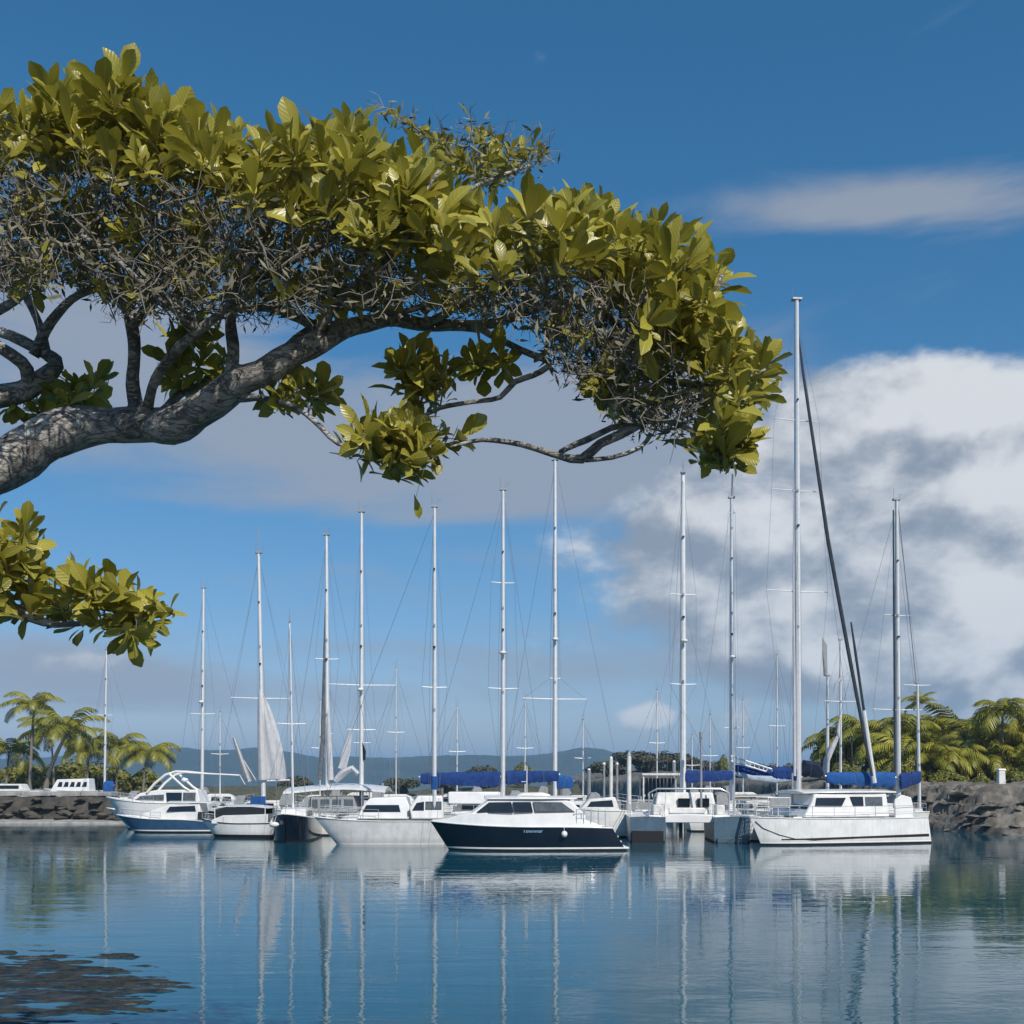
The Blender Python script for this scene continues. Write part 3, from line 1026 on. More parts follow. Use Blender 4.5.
class Boat:
    def __init__(s, name, label, cat, px, Y, rz, group=None):
        s.Y = Y
        s.loc = Vector((P(px, 778, Y).x, Y, 0))
        s.rz = rz
        s.root = thing(name, label, cat, s.loc, rz, group)
        s.inv = (Matrix.Translation(s.loc) @ Matrix.Rotation(rz, 4, 'Z')).inverted()

    def at(s, px, py, dy=0.0, Y=None):
        return s.inv @ P(px, py, (Y or s.Y) + dy)

    def mast(s, px, top_py, foot_z, dy=0.0, r=0.11, lean=0.0, spreaders=(), m=None, name='mast', thin=0.0, stays=True, fore=None, aft=None, beam=1.5, antenna=True, sp_len=1.1):
        """lean = px shift of the foot against the top"""
        m = m or ALU
        top = s.at(px, top_py, dy)
        foot = s.at(px + lean, 778, dy)
        foot.z = foot_z
        mb = MB()
        k = 8
        mb.tube([foot.lerp(top, i / k) for i in range(k + 1)], [1.12 * r * (1.0 - 0.35 * (i / k) ** 2) for i in range(k + 1)], 10, squash=0.8)
        o = mb.build(name, m, s.root)
        for f, ll in spreaders:
            c = foot.lerp(top, f)
            sp = MB()
            ax = s.inv.to_3x3() @ Vector((1, 0.25, 0)).normalized()
            sp.tube([c - ax * ll + Vector((0, 0, .05)), c, c + ax * ll + Vector((0, 0, .05))], [.025, .045, .025], 6)
            sp.build('spreader', m, o)
        hd = MB()
        hd.box(top + Vector((0, 0, .04)), (r * 2.6, r * 1.8, .12))
        if antenna:
            hd.tube([top + Vector((r, 0, .1)), top + Vector((r, 0, .85))], .012, 4)
            hd.tube([top + Vector((-r, 0, .1)), top + Vector((-r, 0, .4)), top + Vector((-r - .25, 0, .42))], .012, 4)
        hd.build('masthead', GREYALU, o)
        tr = MB()
        ax = s.inv.to_3x3() @ Vector((0, -1, 0))
        tr.tube([foot.lerp(top, .03) + ax * r * .82, foot.lerp(top, .97) + ax * r * .55], 0.016, 4)
        for q in (.35, .62):
            c = foot.lerp(top, q) + ax * r
            tr.box(c, (.12, .10, .16))
        tr.build('sail_track', GREYALU, o)
        if antenna and r > .12:
            k_ = (.28, .40, .33, .47)[int(px) % 4]
            c = foot.lerp(top, k_) + ax * r * 1.0
            rd = MB()
            rd.box(c + ax * .12, (.10, .24, .05))
            rd.ball(c + ax * .28 + Vector((0, 0, .08)), .24, 10, 8, sc3=(1, 1, .55))
            if int(px) % 2: rd.build('radar_dome', WHITE2, o)
            lt_ = MB()
            lt_.box(foot.lerp(top, .55) + ax * r * 1.2, (.14, .16, .12))
            lt_.build('deck_light', RUBBER, o)
            lt_ = MB()
            lt_.box(foot.lerp(top, .80) + ax * r * 1.1, (.10, .12, .10))
            lt_.build('deck_light', RUBBER, o)
        if antenna and stays:
            hl_ = MB()
            for q_, e_ in ((.95, .35), (.90, -.30)):
                hl_.tube([foot.lerp(top, .06) + Vector((e_, 0, 0)), foot.lerp(top, .5) + Vector((e_ * .8, 0, 0)), foot.lerp(top, q_)], .009, 3, cap=False)
            hl_.build('halyard', WIRE, s.root)
        if stays:
            wr = MB()
            for sd in (1, -1):
                ch = Vector((foot.x - .15, foot.y + sd * beam, foot_z * .7))
                last = ch
                for f, ll in spreaders:
                    c = foot.lerp(top, f)
                    ax = s.inv.to_3x3() @ Vector((1, 0.25, 0)).normalized()
                    tip = c + ax * ll * sd
                    wr.tube([last, tip], .009, 3, cap=False)
                    last = tip
                wr.tube([last, foot.lerp(top, .97)], .009, 3, cap=False)
                wr.tube([Vector((foot.x + .3, foot.y + sd * beam, foot_z * .7)), foot.lerp(top, .6)], .008, 3, cap=False)
            if fore is not None: wr.tube([Vector(fore), foot.lerp(top, .98)], .012, 4, cap=False)
            if aft is not None: wr.tube([Vector(aft), top], .010, 4, cap=False)
            wr.build('rigging', WIRE, s.root)
        return o, foot, top

    def boom(s, px0, px1, py0, py1, dy=0.0, cover=CANVAS, fat=0.28, name='boom', sag=0.0, drop=0.0, coverspan=(0.02, 0.98)):
        a, b = s.at(px0, py0, dy), s.at(px1, py1, dy)
        mb = MB()
        mb.tube([a, b], 0.07, 8)
        o = mb.build(name, ALU, s.root)
        if cover:
            cb = MB()
            secs = []
            k = 48
            dirv = (b - a).normalized()
            sidev = dirv.cross(Vector((0, 0, 1))).normalized()
            for i in range(k + 1):
                u = coverspan[0] + (coverspan[1] - coverspan[0]) * i / k
                c = a.lerp(b, u)
                h = fat * (1.15 - 0.55 * u) * (0.35 + 0.65 * min(1, min(u, 1 - u) * 9)) * (1 + .12 * mn.noise(Vector((u * 7, px0 * .1, 0))))
                wv = h * 0.55
                H = fat * 1.5 * (1.0 - 0.30 * u) * (1 - 0.10 * max(0, math.cos(u * 2 * PI * round((b - a).length / .95))) ** 6) * (0.75 + 0.25 * min(1, min(u, 1 - u) * 14))
                sec = []
                for sx_, zz in COVER:
                    wob = 0.05 * mn.noise(Vector((u * 14, zz * 3, px0 * .1))) + 0.05 * mn.noise(Vector((u * 31, zz * 2, px1 * .1)))
                    sec.append(c + sidev * (sx_ * H * .55 + wob * .6) + Vector((0, 0, H * (zz - drop * .10 * (zz < -.3)) + wob * (1 if zz < 0 else .4) - sag * math.sin(PI * u))))
                secs.append(sec)
            cb.loft(secs)
            cb.build('sail_cover', cover, o, angle=60)
        return o

    def hull(s, L, B, fb, top=None, boot=WHITE, anti=BLACK, stripe=None, deck=DECK, name='hull', y0=0.0, deckname='deck', rub=None, **kw):
        top = HULLWHITE if top in (None, WHITE) else top
        mb = MB()
        sh, hf, xx = hull_mb(mb, L, B, fb, y0=y0, **kw)
        o = mb.build(name, [top, boot, anti, stripe or top], s.root, fix=True, angle=35)
        d = MB()
        deck_mb(d, L, sh, hf, y0)
        d.build(deckname, deck, s.root, angle=180)
        rb = MB()
        for sd in (1, -1):
            rb.tube([(-L / 2 + L * i / 30, y0 + sd * (hf(i / 30) + .005), sh(i / 30)) for i in range(31)], .035, 6)
        rb.build('rub_rail', rub or WHITE2, s.root)
        s.L, s.sh, s.hf, s.wd, s.xx = L, sh, hf, hull_mb.width, xx
        return o

    def rail(s, ts, y0=0.0, h=.62, r=.018, inset=.06):
        for sd in (1, -1):
            mb = MB()
            rail_mb(mb, s.L, s.sh, s.hf, ts, h, y0, inset, r, sd)
            mb.build('railing', STEEL, s.root)

    def fender(s, x, z, y=None, r=.16, L=.5, m=None):
        t = (x + s.L / 2) / s.L
        for sd in (1,) if y is None else (0,):
            yy = (s.hf(t) + r) if y is None else y
            mb = MB()
            mb.ball((x, yy, z), r, 10, 8, sc3=(1, 1, L / r / 2))
            mb.tube([(x, yy, z + L / 2), (x, yy - r * .8, s.sh(t))], .012, 4)
            mb.build('fender', m or ORANGE, s.root)


# ---- navy cabin cruiser (the nearest boat)
b = Boat('cabin_cruiser', 'navy hulled cabin cruiser with white cabin, nearest boat in the harbour', 'boat', 520, 60, R(183))
b.hull(9.75, 3.3, (1.22, 1.30, 1.56), NAVY, WHITE, BLACK, deck=WHITE, rake=1.0, srake=-0.75, tr=0.86, flare=0.25, rub=WHITE)
# boat local: +x bow (picture left)
L = 9.75
bul = MB()
rows = []
for sd in (1, -1):
    secs = []
    for i in range(24):
        t = .06 + .93 * i / 23
        x = -L / 2 + L * t
        y = b.hf(t)
        h = 0.62 * sstep(t, .0, .25) * (1 - 0.85 * sstep(t, .72, 1.0))
        secs.append([(x, sd * (y - .02), b.sh(t) + .02), (x - .02, sd * max(.015, y - .10), b.sh(t) + h), (x - .02, sd * max(.01, y - .18), b.sh(t) + h), (x, sd * max(.005, y - .12), b.sh(t) + .02)])
    bul.loft(secs)
bul.build('bulwark', WHITE, b.root, fix=True, angle=50)
fd = MB()
fd.loft([[(x, -w, z0), (x, -w * .92, z1), (x, w * .92, z1), (x, w, z0)] for x, w, z0, z1 in ((4.3, .25, 1.5, 1.62), (3.6, .7, 1.4, 1.84), (2.6, 1.05, 1.3, 2.05), (1.8, 1.2, 1.3, 2.12))])
fd.build('foredeck_trunk', WHITE, b.root, fix=True, bevel=.04)
prof = [(2.75, 1.25), (2.70, 2.00), (1.72, 2.74), (-2.25, 2.74), (-2.75, 2.62), (-3.45, 1.9), (-3.45, 1.25)]
cab, hw = cabin_part(b.root, 'cabin', prof, 1.36, 0.16, WHITE, 1.25, bevel=.06, taper=(1.0, .14))
pane(cab, hw, [(2.38, 2.06), (1.72, 2.58), (0.55, 2.60), (0.42, 2.06)], frame=BLACK)
pane(cab, hw, [(0.34, 2.08), (0.46, 2.60), (-.50, 2.60), (-.62, 2.08)], frame=BLACK)
pane(cab, hw, [(-.74, 2.08), (-.62, 2.60), (-2.15, 2.58), (-2.85, 2.08)], m=GREYGLASS, frame=BLACK)
front_pane(cab, hw, (2.62, 2.06), (1.80, 2.68), split=3)
rf = MB()
rf.loft([[(x, -w, 2.75), (x, -w, 2.83), (x, -w * .6, 2.93), (x, w * .6, 2.93), (x, w, 2.83), (x, w, 2.75)] for x, w in ((1.95, .95), (1.7, 1.12), (-1, 1.22), (-2.3, 1.2), (-3.0, 1.12))])
rf.build('roof', WHITE, b.root, fix=True, bevel=.03)
fl = MB()
fl.loft([[(x, -w, 2.93), (x, -w * .9, h), (x, w * .9, h), (x, w, 2.93)] for x, w, h in ((.2, .7, 2.98), (-.1, .8, 3.10), (-1.2, .8, 3.12), (-1.6, .8, 3.0))])
fl.build('flybridge', CREAM, b.root, fix=True, bevel=.04)
an = MB()
an.tube([(-.35, .4, 2.9), (-.35, .4, 4.55)], .028, 6)
an.tube([(-.35, .4, 3.7), (-.05, .4, 3.7)], .02, 5)
an.build('antenna', WHITE2, b.root)
st = MB()
for i in range(4):
    st.box((-4.86 - .17 * i, 0, 1.0 - .26 * i), (.4, 2.5 - .05 * i, .10))
st.box((-5.55, 0, .14), (.5, 2.5, .10))
st.build('swim_steps', WHITE2, b.root, bevel=.02)
b.rail([.04, .08, .12, .16, .20], h=.95, r=.022)
bp = MB()
bp.tube([(-L / 2 + L * t, b.hf(t) * .9, b.sh(t) + .72) for t in (.68, .76, .84, .92, .985)] + [(-L / 2 + L * t, -b.hf(t) * .9, b.sh(t) + .72) for t in (.985, .92, .84, .76, .68)], .02, 6)
for t in (.68, .76, .84, .92, .985):
    for sd in (1, -1):
        bp.tube([(-L / 2 + L * t, sd * b.hf(t) * .9, b.sh(t)), (-L / 2 + L * t, sd * b.hf(t) * .9, b.sh(t) + .72)], .016, 5)
b.fender(-2.25, .92, r=.17, L=.36)
pf = MB()
for x in (-0.05, -1.0): pf.tube([(x, 1.38, 1.83), (x, 1.41, 1.83)], .07, 12)
pf.build('porthole', GLASS, b.root)
tx = bpy.data.curves.new('boat_name', 'FONT')
tx.body = 'Tshimmar'
tx.size = .26
tx.extrude = .004
to = bpy.data.objects.new('tmp', tx)
COL.objects.link(to)
bpy.context.view_layer.update()
tm = bpy.data.meshes.new_from_object(to.evaluated_get(bpy.context.evaluated_depsgraph_get()))
bpy.data.objects.remove(to)
tm.materials.append(LETTER)
to = bpy.data.objects.new('lettering', tm)
COL.objects.link(to)
to.parent = b.root
_t = (-.55 + L / 2) / L
to.rotation_euler = (R(84), 0, R(180))
to.location = (-.05, b.hf(_t) * .985 + .012, 1.0)

# ---- white catamaran at right
class Cat(Boat):
    def build(s, L, W, hwid, fb, top, boot, anti, deck_z, fore=0.30, **kw):
        for sd in (1, -1):
            s.hull(L, hwid, fb, top, boot, anti, y0=sd * (W / 2 - hwid / 2), **kw)
        g = MB()
        x0, x1 = -L * .46, L * fore
        yy = W / 2 - hwid * .55
        g.loft([[(x, -yy, z - .45), (x, -yy, z), (x, 0, z + .06), (x, yy, z), (x, yy, z - .45)] for x, z in ((x0, deck_z - .02), (0, deck_z), (x1, deck_z))])
        g.build('bridge_deck', top if top is WHITE else WHITE, s.root, fix=True, bevel=.04)
        cb = MB()
        cb.tube([(L * .44, -yy, deck_z - .02), (L * .44, yy, deck_z - .02)], .09, 8)
        cb.build('crossbeam', ALU, s.root)
        nt_ = MB()
        for i in range(14):
            y = -yy + .3 + (2 * yy - .6) * i / 13
            nt_.tube([(x1, y, deck_z - .08), (L * .44, y, deck_z - .08)], .012, 4)
        for i in range(12):
            x = x1 + (L * .44 - x1) * i / 11
            nt_.tube([(x, -yy, deck_z - .08), (x, yy, deck_z - .08)], .012, 4)
        nt_.build('trampoline', GREYCLOTH, s.root)


c = Cat('sailing_catamaran', 'large white catamaran with black waterline stripe moored below the tallest mast', 'boat', 819, 67.0, R(195))
c.build(11.4, 5.8, 1.7, (1.55, 1.52, 1.64), WHITE, WHITE, BLACK, 1.62, rake=.75, srake=-.25, tr=.80, flare=.14, bowp=2.7)
hl = c.L
ln = MB()
def hullpt(x, z, off=.02, Wd=5.8, hw_=1.7):
    t = (x + hl / 2) / hl
    return (c.xx(t, z), Wd / 2 - hw_ / 2 + c.wd(t, z) + off, z)
ln.tube([hullpt(5.5, 1.40), hullpt(5.2, 1.0), hullpt(4.3, .62), hullpt(3.3, .38), hullpt(2.0, .30), hullpt(0, .36), hullpt(-3, .42), hullpt(-5.5, .45)], .022, 5)
ln.build('mooring_line', RUBBER, c.root)
bs = MB()
bs.loft([[hullpt(x, z0, .006), hullpt(x, z1, .006), hullpt(x, z1, -.05), hullpt(x, z0, -.05)] for x, z0, z1 in [(4.2 - 9.8 * i / 30, .30 + .10 * i / 30, .37 + .20 * i / 30) for i in range(31)]])
bs.build('waterline_stripe', BLACK, c.root, fix=True)
prof = [(2.3, 1.6), (1.75, 2.45), (1.55, 2.95), (-3.2, 2.98), (-3.35, 1.6)]
cab, hw = cabin_part(c.root, 'cabin', prof, 2.35, .12, WHITE, 1.6, bevel=.06, taper=(1.0, .12))
pane(cab, hw, [(1.55, 2.25), (1.45, 2.72), (-.45, 2.72), (-.15, 2.25)], frame=RUBBER)
pane(cab, hw, [(-.95, 2.25), (-.75, 2.78), (-1.6, 2.78), (-1.6, 2.25)], frame=RUBBER)
pane(cab, hw, [(-1.75, 2.25), (-1.75, 2.78), (-2.9, 2.78), (-2.9, 2.25)], m=GREYGLASS)
front_pane(cab, hw, (2.0, 2.06), (1.75, 2.42), split=4)
rf = MB()
rf.loft([[(x, -w, z), (x, -w, z + .09), (x, -w * .5, z + .2), (x, w * .5, z + .2), (x, w, z + .09), (x, w, z)] for x, w, z in ((2.05, 1.7, 2.96), (1.2, 2.2, 3.0), (-2.4, 2.3, 3.02), (-3.9, 2.2, 3.0))])
rf.build('hardtop', WHITE, c.root, fix=True, bevel=.03)
for sd in (1, -1):
    wg = MB()
    wg.loft([[(x, sd * 2.62, 1.5), (x, sd * 2.62, z), (x, sd * 2.52, z), (x, sd * 2.52, 1.5)] for x, z in ((-3.5, 2.6), (-4.0, 2.9), (-4.6, 2.75), (-4.9, 1.7))])
    wg.build('stern_wing', WHITE, c.root, fix=True, bevel=.03)
for sd in (1, -1):
    c.rail([.08, .2, .32, .44, .56, .68, .80, .90, .97], y0=sd * (5.8 / 2 - 1.7 / 2), h=.72)
pl = MB()
for x, y in ((3.2, 2.2), (3.2, .8), (4.6, 2.2), (4.6, .8)):
    pl.tube([(x, y, 1.55), (x, y, 2.75)], .03, 6)
for z in (2.2, 2.75):
    pl.tube([(3.2, 2.2, z), (4.6, 2.2, z), (4.6, .8, z), (3.2, .8, z), (3.2, 2.2, z)], .028, 6)
pl.build('pulpit', WHITE2, c.root)
pl = MB()
pl.box((3.9, 2.24, 2.48), (1.2, .02, .5))
pl.build('spray_cloth', GREYCLOTH, c.root)
pl = MB()
pl.tube([(2.6, -1.0, 1.55), (2.6, -1.0, 2.75), (4.8, -1.8, 2.75), (4.8, -1.8, 1.55)], .03, 6)
pl.build('pulpit', WHITE2, c.root)
dm = MB()
dm.tube([(1.9, .2, 1.6), (1.92, .2, 4.2)], .06, 8)
dm.build('deck_post', GREYALU, c.root)
hat = MB()
for x, y in ((3.1, 2.1), (2.9, -2.1), (2.7, 0.0), (-4.4, 2.1)): hat.box((x, y, 1.68), (.6, .55, .08))
hat.build('hatch', GREYGLASS, c.root, bevel=.02)

# ---- blue grey catamaran, stern towards us
c = Cat('sailing_catamaran', 'blue grey hulled catamaran lying end on right of the navy cruiser', 'boat', 683, 71.0, R(86))
c.build(9.6, 7.3, 2.25, (1.55, 1.52, 1.7), GREYHULL, GREYHULL, BLACK, 1.66, rake=.7, tr=.96, flare=.10, bowp=2.8)
eng = MB()
eng.box((-4.86, 2.53, .32), (.20, 1.9, .80))
eng.build('stern_recess', BLACK, c.root, bevel=.02)
eng = MB()
eng.box((-4.86, -2.53, .15), (.14, 1.8, .30))
eng.build('stern_platform', GREYHULL, c.root, bevel=.02)
prof = [(2.2, 1.6), (1.4, 2.9), (-1.6, 3.0), (-1.9, 1.6)]
cab, hw = cabin_part(c.root, 'cabin', prof, 2.0, .2, WHITE2, 1.6, bevel=.08)
for y in (-1.1, .1):
    w_ = MB()
    w_.box((-1.84, y, 2.35), (.16, .75, .55))
    w_.build('window', GLASS, cab, bevel=.02)
pane(cab, hw, [(.8, 2.2), (.6, 2.7), (-.9, 2.7), (-1.0, 2.2)])
ck = MB()
ck.box((-3.4, 1.9, 1.95), (1.6, .5, .6)); ck.box((-3.4, -1.9, 1.95), (1.6, .5, .6)); ck.box((-2.6, 0, 1.85), (.5, 2.2, .4))
ck.build('cockpit_seat', WHITE2, c.root, bevel=.05)
c.mast(683, 473, 2.9, dy=-.8, r=.17, spreaders=((.34, .9), (.62, .9)), beam=3.2, fore=(4.4, 0, 1.7), aft=(-4.6, 1.5, 1.7))
c.boom(684, 734, 775, 774, dy=-.8, cover=CANVAS, fat=.5, drop=.6)
for sd in (1, -1):
    c.rail([.02, .12, .25, .4, .55, .7, .85], y0=sd * (7.3 / 2 - 2.25 / 2), h=.75)
arch = MB()
arch.tube([(-4.2, 2.4, 1.6), (-4.3, 2.4, 3.0), (-4.3, 1.9, 3.25), (-4.3, -1.9, 3.25), (-4.3, -2.4, 3.0), (-4.2, -2.4, 1.6)], .05, 8)
arch.tube([(-4.0, -2.75, 1.6), (-4.0, -2.75, 5.4)], .05, 8)
arch.build('davit_arch', STEEL, c.root)
pole = MB()
pole.tube([(-2.6, -.9, 1.7), (-2.6, -.9, 6.4)], .07, 8)
pole.tube([(-2.6, -.9, 6.4), (-2.6, -.9, 6.75)], .12, 8)
pole.build('wind_generator_pole', GREYALU, c.root)

# ---- white sailing catamaran left of the cruiser
c = Cat('sailing_catamaran', 'white twin cabin catamaran with grey underbody moored left of the navy cruiser', 'boat', 381, 66.2, R(183))
c.build(7.6, 4.4, 1.6, (1.35, 1.38, 1.62), PALEHULL, PALEHULL, CREAM, 1.5, rake=1.3, tr=.85, flare=.38, bowp=2.4)
prof = [(1.3, 1.5), (1.0, 2.2), (.55, 2.72), (-1.55, 2.80), (-1.75, 2.3), (-1.75, 1.5)]
cab, hw = cabin_part(c.root, 'cabin', prof, 1.75, .15, WHITE, 1.5, bevel=.07)
pane(cab, hw, [(.95, 1.92), (.75, 2.30), (-1.15, 2.30), (-1.25, 1.92)], frame=RUBBER)
front_pane(cab, hw, (1.18, 1.8), (1.02, 2.15), split=3)
prof = [(-1.9, 1.5), (-1.75, 2.1), (-2.25, 2.85), (-3.7, 2.85), (-3.8, 1.5)]
cab2, hw2 = cabin_part(c.root, 'aft_cabin', prof, 1.8, .12, WHITE, 1.5, bevel=.08)
pane(cab2, hw2, [(-1.95, 2.0), (-2.2, 2.42), (-2.62, 2.5), (-2.62, 2.0)], frame=RUBBER)
pane(cab2, hw2, [(-2.72, 2.05), (-2.72, 2.5), (-3.65, 2.5), (-3.65, 2.05)], m=GREYGLASS, frame=RUBBER)
for sd in (1, -1): c.rail([.5, .62, .74, .86, .96], y0=sd * 1.4, h=.66)
c.mast(434.5, 507, 1.5, dy=-1.4, r=.15, spreaders=((.42, .75),), beam=1.6, fore=(3.6, .4, 1.7), aft=None)
sk = MB()
f0 = c.at(434.5, 778, -1.4)
sk.tube([(f0.x, f0.y, 3.25), (f0.x, f0.y, 4.0)], .21, 10)
sk.build('mast_boot', CANVAS2, c.root)
hb = MB()
hb.box((-1.72, 1.76, 1.82), (.10, .08, .34))
hb.box((2.3, .9, 1.66), (.6, .5, .07)); hb.box((2.3, -.9, 1.66), (.6, .5, .07))
hb.build('hatch', GREYGLASS, c.root, bevel=.02)

GROUPS = 'sailing boats moored in the marina'


def sloop(label, px, Y, L, B, bow_left=True, yaw=0.0, hullm=WHITE, fb=(1.1, 1.05, 1.35), cab=True, stripe=None, name='sailing_boat', boot=None, rail=True, ch=.62):
    s = Boat(name, label, 'boat', px, Y, (PI if bow_left else 0) + yaw, GROUPS)
    s.hull(L, B, fb, hullm, boot or WHITE2, BLACK, stripe=stripe, rake=1.3, srake=.35, tr=.62, flare=.25)
    if cab:
        z0 = fb[1] - .05
        prof = [(L * .24, z0), (L * .17, z0 + ch * .8), (L * .10, z0 + ch), (-L * .16, z0 + ch), (-L * .19, z0 + ch * 1.0), (-L * .2, z0)]
        cb, hw = cabin_part(s.root, 'cabin', prof, B * .30, .18, WHITE2, z0, bevel=.05, taper=(0, .10))
        for x0, x1 in ((L * .02, L * .15), (-L * .14, -L * .01)):
            pane(cb, hw, [(x1, z0 + ch * .35), (x1 - .08, z0 + ch * .75), (x0 + .08, z0 + ch * .75), (x0, z0 + ch * .35)])
        ck = MB()
        for sd in (1, -1):
            ck.box((-L * .33, sd * B * .28, z0 + .16), (L * .22, .16, .32))
        ck.build('cockpit_coaming', WHITE2, s.root, bevel=.03)
        dg = MB()
        secs = []
        for i in range(5):
            u = i / 4
            x = -L * .19 - .9 * u + .55 * (u > .0) * 0
            hh = z0 + ch + (.55 if 0 < i < 4 else (.05 if i == 0 else .4))
            secs.append([(x, -B * .30, z0 + ch * .6), (x, -B * .27, hh), (x, 0, hh + .08), (x, B * .27, hh), (x, B * .30, z0 + ch * .6)])
        dg.loft(secs, closed=False, cap=False)
        dg.build('sprayhood', GREYCLOTH, s.root, angle=60)
        if rail: s.rail([.03, .14, .28, .42, .56, .70, .84, .95])
    s.z0 = fb[1] + (ch if cab else 0) - .1
    return s


# left end: mast A behind the breakwater
s = sloop('small sailing boat with a thin mast and a blue cover behind the breakwater', 116, 108, 7.4, 2.5, True, 0, WHITE, fb=(1.5, 1.45, 2.2), rail=True)
s.mast(106.5, 650, 2.2, r=.13, lean=-2.0, spreaders=((.55, .7),), fore=(3.4, 0, 2.0), aft=(-3.4, 0, 1.7))
s.boom(104, 114, 787, 785, cover=CANVAS2, fat=1.0, drop=1.0)
# low white launch behind the breakwater
s = Boat('cabin_launch', 'low white launch with a row of dark windows behind the breakwater at left', 'boat', 72, 112, R(180))
s.hull(5.6, 2.2, (2.6, 2.6, 2.8), WHITE, WHITE2, BLACK, rake=.9, tr=.9)
prof = [(1.9, 2.5), (1.2, 3.75), (-2.0, 3.85), (-2.1, 2.5)]
cb, hw = cabin_part(s.root, 'cabin', prof, .95, .12, WHITE, 2.5, bevel=.06)
for i in range(5): pane(cb, hw, [(1.15 - .62 * i, 3.0), (.95 - .62 * i, 3.5), (.62 - .62 * i, 3.5), (.66 - .62 * i, 3.0)])
s = Boat('motor_launch', 'white launch partly cut by the left edge of the picture', 'boat', 4, 112, R(180))
s.hull(8.0, 2.2, (2.7, 2.6, 2.9), WHITE, WHITE2, BLACK, rake=.9, tr=.9)
prof = [(1.4, 2.5), (.6, 3.3), (-2.0, 3.3), (-2.4, 2.5)]
cb, hw = cabin_part(s.root, 'cabin', prof, .95, .12, WHITE2, 2.5, bevel=.06)
pane(cb, hw, [(.7, 2.8), (.3, 3.15), (-1.9, 3.15), (-1.9, 2.8)])

# motor yacht with the radar arch
s = Boat('motor_yacht', 'white motor yacht with a swept radar arch and dark saloon window at left', 'boat', 160, 84.5, R(180))
s.hull(8.2, 3.2, (1.9, 2.0, 2.45), WHITE, WHITE2, BLACK, rake=1.7, tr=.9, flare=.3)
prof = [(2.4, 1.9), (1.2, 2.75), (-.2, 3.0), (-3.2, 3.0), (-3.5, 1.9)]
cb, hw = cabin_part(s.root, 'cabin', prof, 1.35, .14, WHITE, 1.9, bevel=.06, taper=(0, .12))
pane(cb, hw, [(-.95, 2.1), (-.85, 2.8), (-2.05, 2.8), (-2.05, 2.1)])
pane(cb, hw, [(-2.15, 2.1), (-2.15, 2.8), (-3.1, 2.8), (-3.1, 2.1)], m=GREYGLASS)
pane(cb, hw, [(1.5, 2.25), (1.1, 2.55), (-.7, 2.65), (-.7, 2.25)], m=GREYGLASS)
ar = MB()
for sd in (1, -1):
    y = sd * 1.2
    ar.tube([(.6, y, 2.8), (.0, y, 3.5), (-.8, y * .97, 4.15), (-1.6, y * .95, 4.4), (-3.4, y * .95, 4.25), (-6.4, y * .9, 4.1), (-6.8, y * .9, 3.4)], [.10, .10, .10, .09, .05, .045, .04], 8)
    ar.tube([(-1.1, y, 4.2), (-2.2, y, 3.2), (-2.6, y, 2.95)], .085, 8)
ar.tube([(-1.6, -1.14, 4.4), (-1.6, 1.14, 4.4)], .09, 8)
ar.ball((-1.9, 0, 3.75), .28, sc3=(1, 1, .6))
ar.build('radar_arch', WHITE, s.root)
s.rail([.5, .6, .7, .8, .9, .97], h=.45, r=.014)

# little cruiser with mid blue hull, left front
s = Boat('day_cruiser', 'small day cruiser with a blue hull and low white cabin at left', 'boat', 166, 79.5, R(178))
s.hull(7.2, 2.5, (.75, .95, 1.25), BLUEHULL, WHITE, BLACK, rake=1.3, tr=.85, flare=.3, rub=WHITE)
prof = [(2.2, 1.0), (1.0, 1.5), (-.6, 2.0), (-2.7, 2.12), (-2.9, .9)]
cb, hw = cabin_part(s.root, 'cabin', prof, 1.02, .14, WHITE, 1.0, bevel=.05, taper=(0, .16))
pane(cb, hw, [(-.35, 1.5), (-.6, 1.85), (-2.4, 1.92), (-2.5, 1.5)])
front_pane(cb, hw, (.8, 1.56), (-.4, 1.93), split=2)
rf = MB()
rf.loft([[(x, -w, 2.1), (x, -w, 2.17), (x, 0, 2.25), (x, w, 2.17), (x, w, 2.1)] for x, w in ((-.3, .7), (-1, .95), (-3.6, .95))])
rf.build('roof', WHITE, s.root, fix=True, bevel=.02)
s.rail([.5, .6, .7, .8, .9, .97], h=.5)
for sd in (1, -1):
    pk = MB()
    pk.loft([[(x, sd * 1.2, .98), (x, sd * 1.1, z), (x, sd * 1.06, z), (x, sd * 1.16, .98)] for x, z in ((-2.7, 1.5), (-3.4, 1.45))])
    pk.build('cockpit_side', RUBBER, s.root, fix=True)
# low white sport boat behind it
s = Boat('sport_boat', 'long low white sport boat with a raised bow behind the small blue hull', 'boat', 152, 87.5 - 5.2, R(180))
s.root.location.y = 88.5
s.root.location.x = P(150, 778, 88.5).x
s.hull(7.0, 2.2, (1.1, 1.15, 1.5), WHITE, WHITE2, BLACK, rake=1.8, tr=.85, flare=.3)
cp_ = MB()
cp_.loft([[(x, -w, z0), (x, -w * .8, z1), (x, w * .8, z1), (x, w, z0)] for x, w, z0, z1 in ((1.8, .4, 1.1, 1.3), (.2, .85, 1.1, 1.7), (-1.6, .9, 1.1, 1.9), (-3.0, .9, 1.0, 1.4))])
cp_.build('cabin', WHITE, s.root, fix=True, bevel=.05)

